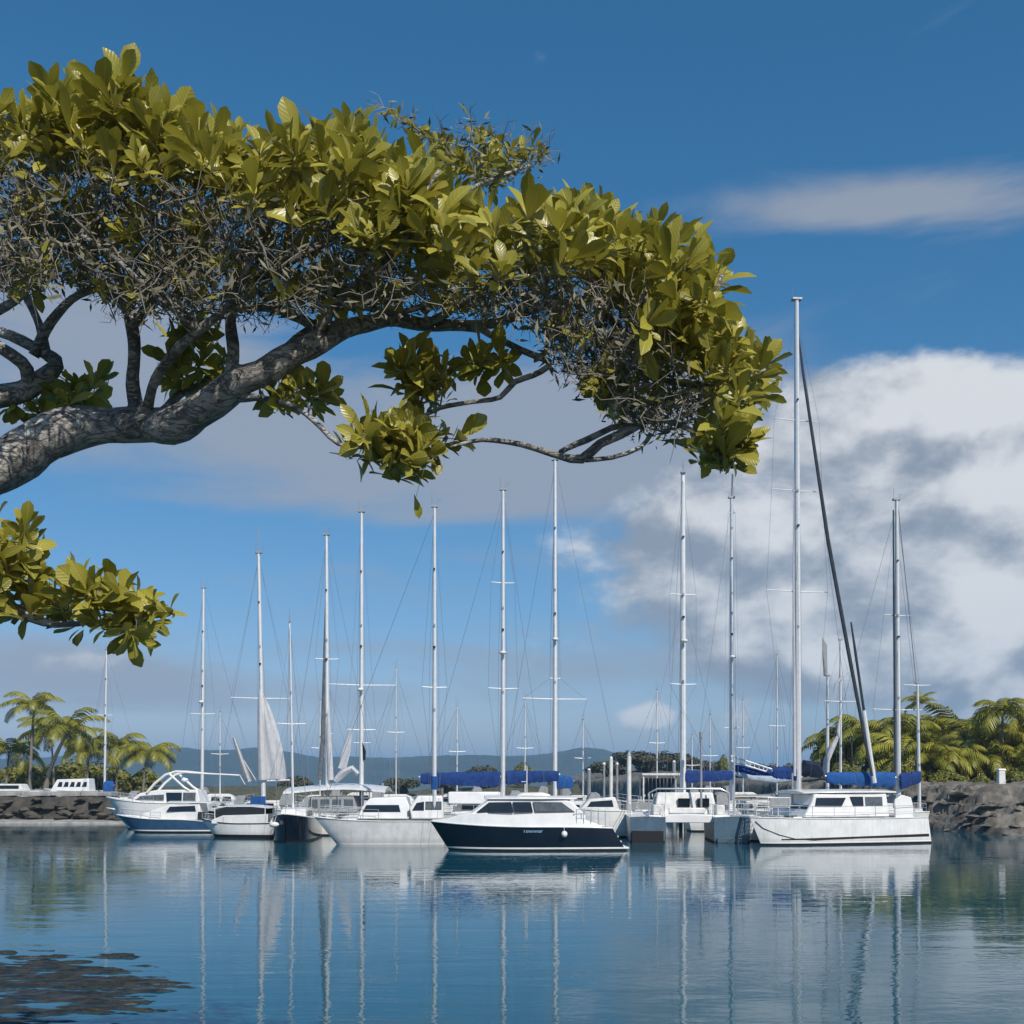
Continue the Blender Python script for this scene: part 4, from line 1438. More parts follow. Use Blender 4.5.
# open white runabout with dark cockpit
s = Boat('runabout', 'open white runabout with a dark cockpit and windscreen left of the navy stern', 'boat', 238, 73.0, R(170))
s.hull(5.4, 2.3, (.95, .92, 1.25), WHITE, BLACK, BLACK, rake=1.1, tr=.9, flare=.35, rub=RUBBER)
ck = MB()
ck.box((-.6, 0, .98), (2.6, 1.7, .12))
ck.build('cockpit', RUBBER, s.root, bevel=.02)
sd_ = MB()
for sd in (1, -1):
    sd_.loft([[(x, sd * 1.02, .9), (x, sd * 1.02, z), (x, sd * .92, z), (x, sd * .92, .9)] for x, z in ((1.4, 1.15), (.6, 1.45), (-1.2, 1.5), (-2.5, 1.55))])
sd_.build('coaming', WHITE, s.root, fix=True, bevel=.02)
tp_ = MB()
tp_.loft([[(x, -.98, z), (x, -.98, z + .05), (x, 0, z + .13), (x, .98, z + .05), (x, .98, z)] for x, z in ((1.5, 1.82), (.4, 2.02), (-1.4, 2.02), (-2.5, 1.92))])
for x in (1.2, -2.3):
    for sd in (1, -1): tp_.tube([(x, sd * .95, 1.0), (x, sd * .95, 1.95)], .03, 6)
tp_.build('canopy', WHITE, s.root, fix=True)
for sd in (1, -1):
    sp_ = MB()
    sp_.loft([[(x, sd * .99, z0), (x, sd * .97, z1), (x, sd * .95, z1), (x, sd * .97, z0)] for x, z0, z1 in ((1.1, 1.3, 1.8), (.4, 1.46, 2.0), (-1.3, 1.5, 2.0), (-2.2, 1.52, 1.93))])
    sp_.build('side_curtain', GLASS, s.root, fix=True)
ws = MB()
ws.add([(1.5, -.9, 1.2), (1.5, .9, 1.2), (1.05, .8, 1.75), (1.05, -.8, 1.75), (1.47, -.9, 1.2), (1.47, .9, 1.2), (1.02, .8, 1.75), (1.02, -.8, 1.75)], [(0, 1, 2, 3), (7, 6, 5, 4), (0, 4, 5, 1), (1, 5, 6, 2), (2, 6, 7, 3), (3, 7, 4, 0)])
ws.build('windscreen', GREYGLASS, s.root, smooth=False)
ob = MB()
ob.box((-2.95, 0, .95), (.42, .44, .62), taper=.8)
ob.box((-2.95, 0, .35), (.2, .16, .8))
ob.build('outboard_engine', GREYHULL, s.root, bevel=.05)
s.rail([.6, .72, .84, .95], h=.35)

# sloop B (mast 202)
s = sloop('white sailing boat with a short mast rising beside the radar arch', 218, 92, 7.6, 2.6, True, .05, WHITE, fb=(1.3, 1.25, 1.5))
s.mast(203.5, 588, 1.6, r=.16, lean=-1.5, spreaders=((.42, 1.0),), fore=(3.6, 0, 1.5), aft=(-3.6, 0, 1.3))
# sloop C with the half hoisted sail
s = sloop('white sailing boat with a pale sail half hoisted on its tapering mast', 262, 81, 7.4, 2.7, True, .05, WHITE, fb=(1.5, 1.5, 1.9), ch=.8)
m_, ft, tp_ = s.mast(258.5, 553, 2.3, r=.19, lean=5.0, spreaders=((.41, 2.2),), fore=(3.5, 0, 1.9), aft=(-3.5, 0, 1.5))
sm = MB()
a0, a1, a2 = s.at(263, 779), s.at(286.5, 779), s.at(262.5, 690)
grid = []
for i in range(13):
    u = i / 12
    row = []
    for j in range(9):
        v = j / 8
        q = a0.lerp(a2, u)
        w_ = (a1 - a0) * (1 - u ** 1.7)
        q = q + w_ * v + Vector((0, .22 * math.sin(PI * v) * math.sin(PI * min(1, u + .1)) + .09 * math.sin(v * 13 + u * 6) * (1 - .5 * u) + .05 * mn.noise(Vector((u * 6, v * 9, 0))), 0))
        row.append(q)
    grid.append(row)
for off in (0, .012):
    vs = [q + Vector((0, off, 0)) for r in grid for q in r]
    fs = [(i * 9 + j, i * 9 + j + 1, (i + 1) * 9 + j + 1, (i + 1) * 9 + j) for i in range(12) for j in range(8)]
    sm.add(vs, fs if off else [f[::-1] for f in fs])
sm.build('sail', SAIL, s.root, angle=180)
fs_ = MB()
fs_.tube([s.at(262.5, 780, -.15), s.at(261, 735, -.15), s.at(260, 690, -.1)], [.34, .26, .10], 8, wob=.2)
fs_.build('furled_sail', SAIL, s.root)
s.boom(263, 290, 781, 780, cover=None)
cv = MB()
cv.box((0.05, 1.36, 2.1), (1.1, .06, .95))
cv.build('dodger_cloth', CANVAS2, s.root, bevel=.02)
an_ = MB()
an_.tube([tp_, tp_ + Vector((0, 0, 1.9))], .035, 6)
an_.build('antenna', GREYALU, s.root)
# its raised dark spar at left
sp = MB()
a, b2 = s.at(249, 782, -.9), s.at(234, 738, -.9)
sp.tube([a, a.lerp(b2, .6), b2], [.24, .17, .12], 8)
sp.tube([a + Vector((-.5, 0, .1)), a.lerp(b2, .65)], .06, 6)
sp.build('raised_spar', GREYALU, s.root)

# navy hull end on with fender (bow towards us)
s = Boat('sailing_boat', 'navy hulled sailing boat lying end on with one white fender', 'boat', 297, 70.2, R(-88), GROUPS)
s.hull(9.0, 2.55, (1.25, 1.3, 1.75), NAVY, NAVY, BLACK, deck=DECK, rake=.35, tr=.8, flare=.12, bowp=4.0)
s.rail([.05, .2, .35, .5, .65, .8, .93])
prof = [(2.0, 1.3), (1.3, 1.95), (-1.6, 2.0), (-1.9, 1.3)]
cb, hw = cabin_part(s.root, 'cabin', prof, .85, .16, WHITE2, 1.3, bevel=.05)
pane(cb, hw, [(1.0, 1.5), (.9, 1.8), (-1.2, 1.8), (-1.3, 1.5)])
bt = MB()
bt.box((4.0, .42, .85), (.06, .14, 1.5))
mbf = MB()
mbf.ball((4.05, -.72, 1.1), .17, sc3=(1, 1.8, 1))
mbf.tube([(4.05, -.72, 1.2), (3.9, -.6, 1.65)], .015, 4)
mbf.build('fender', ORANGE, s.root)
s.mast(289.5, 622, 2.0, r=.075, lean=3.5, spreaders=((.45, .9),), fore=(4.3, 0, 1.8), aft=(-4.3, 0, 1.4), beam=1.1)

# catamaran with hardtop awning: masts E and F
c = Cat('sailing_catamaran', 'white catamaran under a long pale awning with two tall masts side by side', 'boat', 334, 76.5, R(180))
c.build(7.4, 4.6, 1.4, (1.5, 1.5, 1.75), WHITE, WHITE2, BLACK, 1.6, rake=.7, tr=.9, flare=.15)
prof = [(2.0, 1.6), (1.7, 2.6), (-1.6, 2.65), (-1.9, 1.6)]
cb, hw = cabin_part(c.root, 'cabin', prof, 1.9, .1, GREYCLOTH, 1.6, bevel=.04)
for i in range(4): pane(cb, hw, [(1.45 - .8 * i, 1.85), (1.42 - .8 * i, 2.45), (.82 - .8 * i, 2.45), (.8 - .8 * i, 1.85)], m=GREYGLASS)
aw = MB()
secs = []
for i in range(13):
    x = 3.1 - 6.9 * i / 12
    z = 3.05 + .55 * math.sin(PI * (.1 + .7 * i / 12)) ** 2 * .6
    secs.append([(x, -2.1, z - .12), (x, -1.2, z + .05), (x, 0, z + .16), (x, 1.2, z + .05), (x, 2.1, z - .12), (x, 2.1, z - .26), (x, 0, z - .1), (x, -2.1, z - .26)])
aw.loft(secs)
aw.build('awning', WHITE, c.root, fix=True, angle=50)
ps = MB()
for x in (2.9, 1.2, -.6, -2.2, -3.6):
    for sd in (1, -1): ps.tube([(x, sd * 2.0, 1.5), (x, sd * 2.0, 3.0)], .03, 6)
ps.build('awning_post', STEEL, c.root)
c.mast(326.5, 535, 1.6, dy=-1.0, r=.17, lean=1.0, spreaders=((.28, .35), (.55, .8)), fore=(3.4, 0, 1.7), aft=(-3.4, .5, 1.6), beam=2.0)
c.mast(361.5, 512, 1.6, dy=.8, r=.18, spreaders=((.42, 2.4), (.27, 1.0)), fore=None, aft=None, beam=2.0)
fs_ = MB()
a = c.at(324, 780, -1.2)
fs_.tube([c.at(320, 780, -1.2), c.at(323, 735, -1.1), c.at(325, 640, -1.0), c.at(326, 590, -1.0)], [.17, .16, .10, .04], 8, wob=.25)
fs_.build('furled_sail', mat('grey_furled_sail', (.12, .14, .16), .85, var=.2), c.root)
fs_ = MB()
fs_.tube([c.at(331, 780, -1.2), c.at(329, 740, -1.2), c.at(327.5, 690, -1.0)], [.20, .17, .06], 8, wob=.3)
fs_.tube([c.at(335, 781, -1.4), c.at(344, 772, -1.5), c.at(352, 768, -1.5), c.at(358, 774, -1.5)], [.2, .25, .22, .16], 8, wob=.35)
fs_.build('bundled_sail', SAIL, c.root)
hs = MB()
v0, v1, v2 = c.at(338, 768, -.6), c.at(352, 728, -.6), c.at(346, 770, -.6)
for o_ in (0, .02):
    q = Vector((0, o_, 0))
    hs.add([v0 + q, v0.lerp(v1, .5) + q + Vector((.1, 0, 0)), v1 + q, v2.lerp(v1, .45) + q + Vector((-.15, .1, 0)), v2 + q], [(0, 1, 3, 4), (1, 2, 3)])
hs.build('headsail_corner', SAIL, c.root, smooth=False)
fg = MB()
v0, v1 = c.at(362.5, 742, .6), c.at(365.5, 760, .6)
fg.add([v0, v0.lerp(v1, .5) + Vector((-.14, 0, 0)), v1, c.at(363, 760, .6), v0 + Vector((0, .02, 0)), c.at(363, 760, .62)], [(0, 1, 2, 3), (4, 5, 2, 1)])
fg.build('burgee', NAVY, c.root, smooth=False)

# sloop H and I: long blue boom covers behind the cruiser
s = sloop('white sailing boat with a long blue boom cover directly behind the cruiser cabin', 482, 72.5, 9.0, 3.0, True, .03, WHITE, fb=(1.5, 1.5, 1.7), ch=1.0)
s.mast(503, 490, 2.4, r=.17, spreaders=((.36, 1.0), (.70, .8)), fore=(4.4, 0, 1.8), aft=(-4.4, 0, 1.5), beam=1.3)
s.boom(502, 419, 776.5, 777, cover=CANVAS, fat=.62, drop=.7)
s.boom(504, 560, 775.5, 774.5, dy=.4, cover=CANVAS, fat=.55, drop=.9, name='aft_boom')
bx = MB()
bx.loft([[(x, -1.2, 2.2), (x, -1.1, 3.0), (x, 1.1, 3.0), (x, 1.2, 2.2)] for x in (2.2, -1.2)])
bx.build('wheelhouse', WHITE, s.root, fix=True, bevel=.08)
s = sloop('white sailing boat with a very tall mast right of the cruiser antenna', 562, 78.5, 9.4, 3.0, True, -.04, WHITE, fb=(1.4, 1.4, 1.7), ch=.9)
s.mast(555, 460, 2.2, r=.19, spreaders=((.30, 2.4), (.36, .4)), fore=(4.6, 0, 1.7), aft=(-4.6, 0, 1.4), beam=1.4)
s.boom(556, 574, 779, 781, cover=CANVAS2, fat=.6, drop=1.3)
# low white tender-like launch right of it
s = Boat('motor_launch', 'small white launch with a raked windscreen between cruiser stern and dock post', 'boat', 596, 73.0, R(180))
s.hull(4.6, 2.1, (1.7, 1.75, 2.2), WHITE, WHITE2, BLACK, rake=1.0, tr=.9, flare=.3)
prof = [(1.2, 1.75), (.5, 2.5), (-1.2, 2.65), (-1.5, 1.75)]
cb, hw = cabin_part(s.root, 'cabin', prof, .85, .14, WHITE2, 1.75, bevel=.05)
pane(cb, hw, [(.65, 2.0), (.4, 2.35), (-1.0, 2.45), (-1.1, 2.0)])

# sloop K with the lattice boom
s = sloop('white sailing boat with a blue cover under a white lattice boom', 752, 81.0, 10.0, 3.0, False, .03, WHITE, fb=(1.5, 1.5, 1.8), ch=.8)
s.mast(731.5, 498, 2.2, r=.18, spreaders=((.24, .6), (.95, .3)), fore=None, aft=(-4.6, 0, 1.4), beam=1.4)
tpn = MB()
tpn.tube([s.at(731.5, 500), s.at(732.5, 474)], .07, 6)
tpn.build('topmast', GREYALU, s.root)
s.boom(733, 800, 769, 774, cover=CANVAS, fat=.62, drop=.4, sag=-.0)
lt = MB()
p0, p1 = s.at(731, 756, -.6), s.at(768, 768, -.6)
q0, q1 = s.at(731, 761, -.6), s.at(766, 771.5, -.6)
lt.tube([p0, p1, s.at(802, 777.5, -.6)], .07, 6)
lt.tube([q0, q1], .06, 6)
for i in range(9):
    u = i / 8
    lt.tube([p0.lerp(p1, u), q0.lerp(q1, min(1, u + .06))], .035, 5)
lt.build('lattice_boom', WHITE2, s.root)
sb = MB()
sb.tube([s.at(733, 773, -.7), s.at(752, 778, -.7), s.at(775, 779.5, -.7), s.at(800, 778, -.7)], [.12, .2, .26, .2], 8, wob=.2)
sb.build('bundled_sail', mat('pale_blue_sailcloth', (.38, .46, .55), .8, var=.1), s.root)

# tallest mast L
s = sloop('big white sailing boat carrying the tallest mast of the harbour', 800, 75.2, 8.6, 2.9, True, .08, WHITE, fb=(1.5, 1.5, 1.8), ch=.8)
s.mast(796.5, 300, 2.2, r=.25, lean=1.5, spreaders=((.42, 2.3), (.62, 1.9), (.76, 1.7)), fore=None, aft=(-4.2, 0, 1.5), beam=1.4)
fs_ = MB()
fs_.tube([s.at(872, 776, -.5), s.at(850, 660, -.3), s.at(828, 540, -.2), s.at(803, 372), s.at(798, 330)], [.10, .14, .14, .10, .05], 8)
fs_.build('furled_jib', DARKPOLE, s.root)
mt2 = MB()
mt2.tube([s.at(794.6, 776, -.25), s.at(794.2, 690, -.25), s.at(793.6, 600, -.22), s.at(793.8, 470, -.2)], [.11, .10, .07, .03], 8)
mt2.build('furled_sail', SAIL, s.root)
s.boom(798, 772, 771, 771, cover=CANVAS, fat=.6, drop=.6)
bc = MB()
bc.tube([s.at(801, 774, .5), s.at(806, 768, .5), s.at(814, 770, .5), s.at(822, 775, .5)], [.30, .62, .58, .25], 12, wob=.5)
bc.build('covered_gear', mat('navy_canvas', (.008, .018, .05), .9, var=.3, bump=.03, bscale=4), s.root)

# ketch O and P with bright blue covers
s = sloop('white ketch with bright blue boom covers moored against the right shore', 868, 79.0, 8.2, 2.8, True, .0, CREAM, fb=(1.5, 1.45, 1.8), ch=.7)
s.mast(896.5, 500, 2.0, r=.2, lean=2.0, spreaders=((.31, 2.0), (.62, 1.1)), fore=(3.8, 0, 1.8), aft=None, beam=1.2)
dk = MB()
dk.tube([s.at(895, 772, -.25), s.at(893.8, 600, -.25), s.at(893.3, 510, -.2)], [.07, .07, .05], 6)
dk.build('sail_track', DARKPOLE, s.root)
s.mast(917.5, 683, 1.7, r=.13, lean=2.0, spreaders=((.98, 1.1),), name='mizzen_mast', stays=False, antenna=False)
wr = MB()
wr.tube([s.at(898, 505), s.at(917, 690)], .035, 5)
wr.tube([s.at(900, 560), s.at(914, 683)], .012, 4)
wr.build('backstay', WIRE, s.root)
s.boom(896, 825, 777.5, 776, dy=-.5, cover=CANVAS2, fat=.68, drop=.7)
s.boom(899, 921, 779, 775, dy=-.3, cover=CANVAS, fat=.7, drop=.6, name='mizzen_boom')
# slanting dark spar with white lower half
sp = MB()
a, b2 = s.at(874.5, 783, -1.2), s.at(851, 622, -1.2)
sp.tube([a.lerp(b2, .42), a.lerp(b2, .8), b2], [.10, .10, .06], 8)
sp.build('slanting_spar', DARKPOLE, s.root)
sp = MB()
sp.tube([a, a.lerp(b2, .45)], [.17, .14], 8)
sp.build('spar_heel', ALU, s.root)

# small boat with slack sail: masts M and N
s = sloop('small sailing boat with a slack white headsail and two slim masts before the green thicket', 832, 86.0, 6.4, 2.4, True, .0, WHITE, fb=(1.5, 1.5, 1.8), ch=.6)
s.mast(827.5, 676, 2.0, r=.15, spreaders=(), stays=False, antenna=False)
s.mast(840.5, 640, 2.0, r=.12, spreaders=((.62, 1.4),), fore=None, aft=None, beam=1.0, name='second_mast')
sl_ = MB()
sl_.tube([s.at(825.5, 775, -.3), s.at(826.5, 760, -.4), s.at(833, 746, -.5), s.at(838, 736, -.5), s.at(840, 715, -.4)], [.26, .26, .22, .14, .05], 8, wob=.25)
sl_.tube([s.at(852, 668, -.2), s.at(843, 676, -.4), s.at(836, 684, -.4), s.at(833, 694, -.3)], [.06, .1, .1, .04], 6)
sl_.build('slack_sail', SAIL, s.root)
fl_ = MB()
v0 = s.at(822, 637, .1)
for o_ in (0, .02):
    q = Vector((0, o_, 0))
    fl_.add([s.at(822, 637) + q, s.at(827, 645) + q, s.at(827.5, 676) + q, s.at(823, 676) + q], [(0, 1, 2, 3)])
fl_.build('furled_sail', GREYCLOTH, s.root, smooth=False)

# small boats farther back, seen in the gaps
for px, Y, L_, bl, hm, cabh, mtop, lab in (
        (318, 101, 6.5, True, WHITE, .9, 700, 'small far sailing boat between the half hoisted sail and the twin masts'),
        (398, 98, 7.0, False, BLUEHULL, 1.0, 668, 'far sailing boat with a mid blue hull behind the white twin cabin catamaran'),
        (455, 95, 7.2, True, WHITE, 1.1, 706, 'far white sailing boat left of the long blue boom cover mast'),
        (585, 99, 6.6, False, WHITE, .9, 720, 'far white sailing boat between the very tall mast and the dock posts'),
        (655, 101, 7.5, True, CREAM, 1.0, 690, 'far cream sailing boat glimpsed through the dock shelter'),
        (712, 99, 7.0, False, WHITE, 1.0, 715, 'far white sailing boat behind the grey catamaran rail'),
        (222, 101, 6.4, False, WHITE, 1.0, 712, 'far white sailing boat between radar arch and half hoisted sail'),
        (360, 103, 7.0, True, CREAM, 1.1, 690, 'far cream sailing boat right behind the awning catamaran'),
        (523, 99, 7.0, True, BLUEHULL, 1.1, 700, 'far sailing boat with a blue hull behind the long boom cover'),
        (690, 104, 6.4, True, WHITE, 1.1, 735, 'far white sailing boat low behind the grey catamaran mast'),
        (745, 105, 6.4, False, WHITE2, 1.1, 700, 'far white sailing boat beyond the lattice boom'),
        (775, 97, 7.0, True, NAVY, 1.0, 655, 'far navy sailing boat left of the tallest mast')):
    s = sloop(lab, px, Y, L_, 2.4, bl, random.uniform(-.2, .2), hm, fb=(1.5, 1.5, 1.9), ch=cabh, rail=True)
    s.mast(px + (2 if bl else -2), mtop, 2.2, r=.075, spreaders=((.5, .8),), fore=(L_ * .48, 0, 1.9), aft=(-L_ * .48, 0, 1.5), beam=1.0)

# ================================================================== DOCKS
YJ = 85.5
dk = thing('floating_dock', 'timber dock on dark piles between cruiser stern and grey catamaran', 'dock', (P(650, 778, YJ).x, YJ, 0))
dx0, dx1 = P(572, 0, YJ).x - dk.location.x, P(730, 0, YJ).x - dk.location.x
mb = MB()
k = 60
for i in range(k):
    x0 = dx0 + (dx1 - dx0) * i / k
    mb.box((x0 + (dx1 - dx0) / k / 2, 0, 1.1 + random.uniform(-.008, .008)), ((dx1 - dx0) / k - .02, 3.0, .07))
mb.build('deck', WOOD, dk)
mb = MB()
for sd in (-1.42, 1.42): mb.box(((dx0 + dx1) / 2, sd, .93), (dx1 - dx0, .14, .25))
mb.build('beam', WOOD, dk)
for i in range(8):
    for sd in (-1.3, 1.3):
        x = dx0 + .3 + (dx1 - dx0 - .6) * i / 7
        mb = MB()
        mb.tube([(x, sd, -1), (x, sd, 1.05)], .15, 8, wob=.1)
        mb.build('pile', WOOD, dk)
mb = MB()
for i in range(15):
    x = dx0 + .1 + (dx1 - dx0 - .2) * i / 14
    mb.tube([(x, -1.4, 1.1), (x, -1.4, 2.2)], .03, 6)
for z in (1.65, 2.2): mb.tube([(dx0 + .1, -1.4, z), (dx1 - .1, -1.4, z)], .028, 6)
mb.build('railing', STEEL, dk)
for i in range(5):
    a_ = dx0 + .3 + (dx1 - dx0 - .6) * i / 5
    e_ = a_ + (dx1 - dx0 - .6) / 5 - .15
    if i == 3: continue
    mb = MB()
    secs = [[(a_ + (e_ - a_) * q / 8, -1.45 - .03 * math.sin(q * 1.9 + i), 1.25), (a_ + (e_ - a_) * q / 8, -1.45 - .03 * math.sin(q * 1.9 + i), 2.12 - .05 * math.sin(PI * q / 8)),
             (a_ + (e_ - a_) * q / 8, -1.43 - .03 * math.sin(q * 1.9 + i), 2.12 - .05 * math.sin(PI * q / 8)), (a_ + (e_ - a_) * q / 8, -1.43 - .03 * math.sin(q * 1.9 + i), 1.25)] for q in range(9)]
    mb.loft(secs)
    mb.build('windbreak', GREYCLOTH, dk, fix=True)
p = P(629, 778, 83.4)
po = thing('mooring_post', 'tall pale mooring post with a pointed cap standing at the dock', 'post', (p.x, 83.4, -.6))
mb = MB()
mb.tube([(0, 0, 0), (0, 0, 6.2)], [.19, .17], 10, wob=.05)
mb.build('shaft', WHITE2, po)
mb = MB()
mb.tube([(0, 0, 6.2), (0, 0, 6.5)], [.2, .03], 10)
mb.build('cap', GREYALU, po)
p = P(660, 778, YJ)
sh_ = thing('dock_shelter', 'flat roofed white framed shelter on the dock left of the grey catamaran', 'shelter', (p.x, YJ, 1.13))
mb = MB()
mb.box((0, 0, 3.05), (3.1, 2.6, .16))
mb.build('roof', WHITE2, sh_, bevel=.02)
for sx in (-1.42, 1.42):
    for sy in (-1.15, 1.15):
        mb = MB()
        mb.box((sx, sy, 1.48), (.1, .1, 2.96))
        mb.build('post', WHITE2, sh_)
mb = MB()
for i in range(9): mb.box((-1.2 + .3 * i, 1.12, 1.6), (.22, .03, 2.3))
mb.build('back_panel', mat('dull_blue_panel', (.03, .05, .09), .6, var=.3), sh_)
mb = MB()
mb.box((0, .7, .5), (2.2, .4, .07)); mb.box((-.9, .7, .24), (.08, .36, .46)); mb.box((.9, .7, .24), (.08, .36, .46))
mb.build('bench', WHITE2, sh_)
for px, top, lab in ((604, 764, 'slim pale post left of the tall mooring post'), (611, 758, 'thicker pale post left of the tall mooring post'), (617, 764, 'slim pale post just left of the tall mooring post'),
                     (674, 762, 'pale post at the right corner of the dock shelter'), (589, 770, 'short pale post near the cruiser stern rail')):
    y = 88.5
    p = P(px, top, y)
    po = thing('mooring_post', lab, 'post', (p.x, y, -.6))
    mb = MB()
    mb.tube([(0, 0, 0), (0, 0, p.z + .6)], .10 if 'slim' in lab else .15, 8)
    mb.build('shaft', WHITE2 if 'thick' in lab else GREYALU, po)
    mb = MB()
    mb.ball((0, 0, p.z + .6), .14)
    mb.build('cap', WHITE2, po)

# long pontoon behind the left and middle boats
yp = 93.0
pn = thing('pontoon', 'long low grey pontoon on thin piles behind the left and middle boats', 'pontoon', (P(385, 0, yp).x, yp, 0))
x0, x1 = P(196, 0, yp).x - pn.location.x, P(566, 0, yp).x - pn.location.x
mb = MB()
for i in range(12):
    a = x0 + (x1 - x0) * i / 12
    mb.box((a + (x1 - x0) / 24, 0, .45), ((x1 - x0) / 12 - .06, 1.8, .5))
mb.build('deck', CONC, pn, bevel=.03)
for i in range(7):
    x = x0 + .4 + (x1 - x0 - .8) * i / 6
    mb = MB()
    mb.tube([(x, 1.0, -1), (x, 1.0, random.uniform(2.6, 3.6))], .14, 8)
    mb.build('pile', GREYALU if i % 2 else WOOD, pn)
for i, lab in enumerate(('first service pedestal on the pontoon behind the open runabout', 'service pedestal on the pontoon behind the navy end on hull', 'service pedestal on the pontoon behind the awning catamaran',
                         'service pedestal on the pontoon behind the twin cabin catamaran', 'service pedestal on the pontoon behind the cruiser bow')):
    px = (232, 288, 345, 398, 452)[i]
    pd = thing('service_pedestal', lab, 'pedestal', (P(px, 0, yp).x, yp - .6, .7), 0, 'service pedestals along the pontoon')
    mb = MB()
    mb.box((0, 0, .5), (.28, .24, 1.0), taper=.85)
    mb.build('body', WHITE2, pd, bevel=.03)
    mb = MB()
    mb.box((0, 0, 1.06), (.34, .3, .12), taper=.6)
    mb.build('cap', CANVAS2, pd, bevel=.02)

# second quay behind the right boats
y = 91.5
q = thing('stone_quay', 'long low pale stone quay behind the right hand boats', 'quay', (P(790, 0, y).x, y, 0))
x0, x1 = P(690, 0, y).x - q.location.x, P(905, 0, y).x - q.location.x
mb = MB()
for j in range(4):
    n = 13
    off = .5 * (j % 2)
    for i in range(n):
        a = x0 + (x1 - x0) * max(0, (i - off)) / n
        e = x0 + (x1 - x0) * min(n, i + 1 - off) / n
        mb.box(((a + e) / 2, random.uniform(-.04, .04), -.2 + .62 * j + .31), (e - a - .04, 2.4, .59))
mb.build('wall', CONC, q, bevel=.04)
mb = MB()
mb.box(((x0 + x1) / 2, 0, 2.42), (x1 - x0 + .2, 2.7, .2))
mb.build('coping', CONC, q, bevel=.03)

# white marker post on the right terrace
y = 86
p = P(1001, 778, y)
z = right_shore(p.x, y)
po = thing('utility_box', 'short white utility post on the right terrace below the upright palm', 'utility box', (p.x, y, z - .1))
mb = MB()
mb.box((0, 0, .55), (.55, .5, 1.1), taper=.9)
mb.build('body', WHITE2, po, bevel=.05)
mb = MB()
mb.box((0, 0, 1.16), (.62, .58, .12), taper=.8)
mb.build('lid', WHITE, po, bevel=.03)
# ================================================================== THE BIG TREE
def in_poly(px, py, poly):
    c = False
    j = len(poly) - 1
    for i in range(len(poly)):
        xi, yi = poly[i]
        xj, yj = poly[j]
        if (yi > py) != (yj > py) and px < (xj - xi) * (py - yi) / (yj - yi) + xi: c = not c
        j = i
    return c


TREE_ROOT = Vector((-5.6, 6.6, bank(-5.6, 6.6) - 0.1))
tree = thing('overhanging_tree', 'large spreading tree with grey limbs and broad yellow green leaves overhanging the harbour', 'tree', TREE_ROOT)


def T(px, py, d): return P(px, py, d)


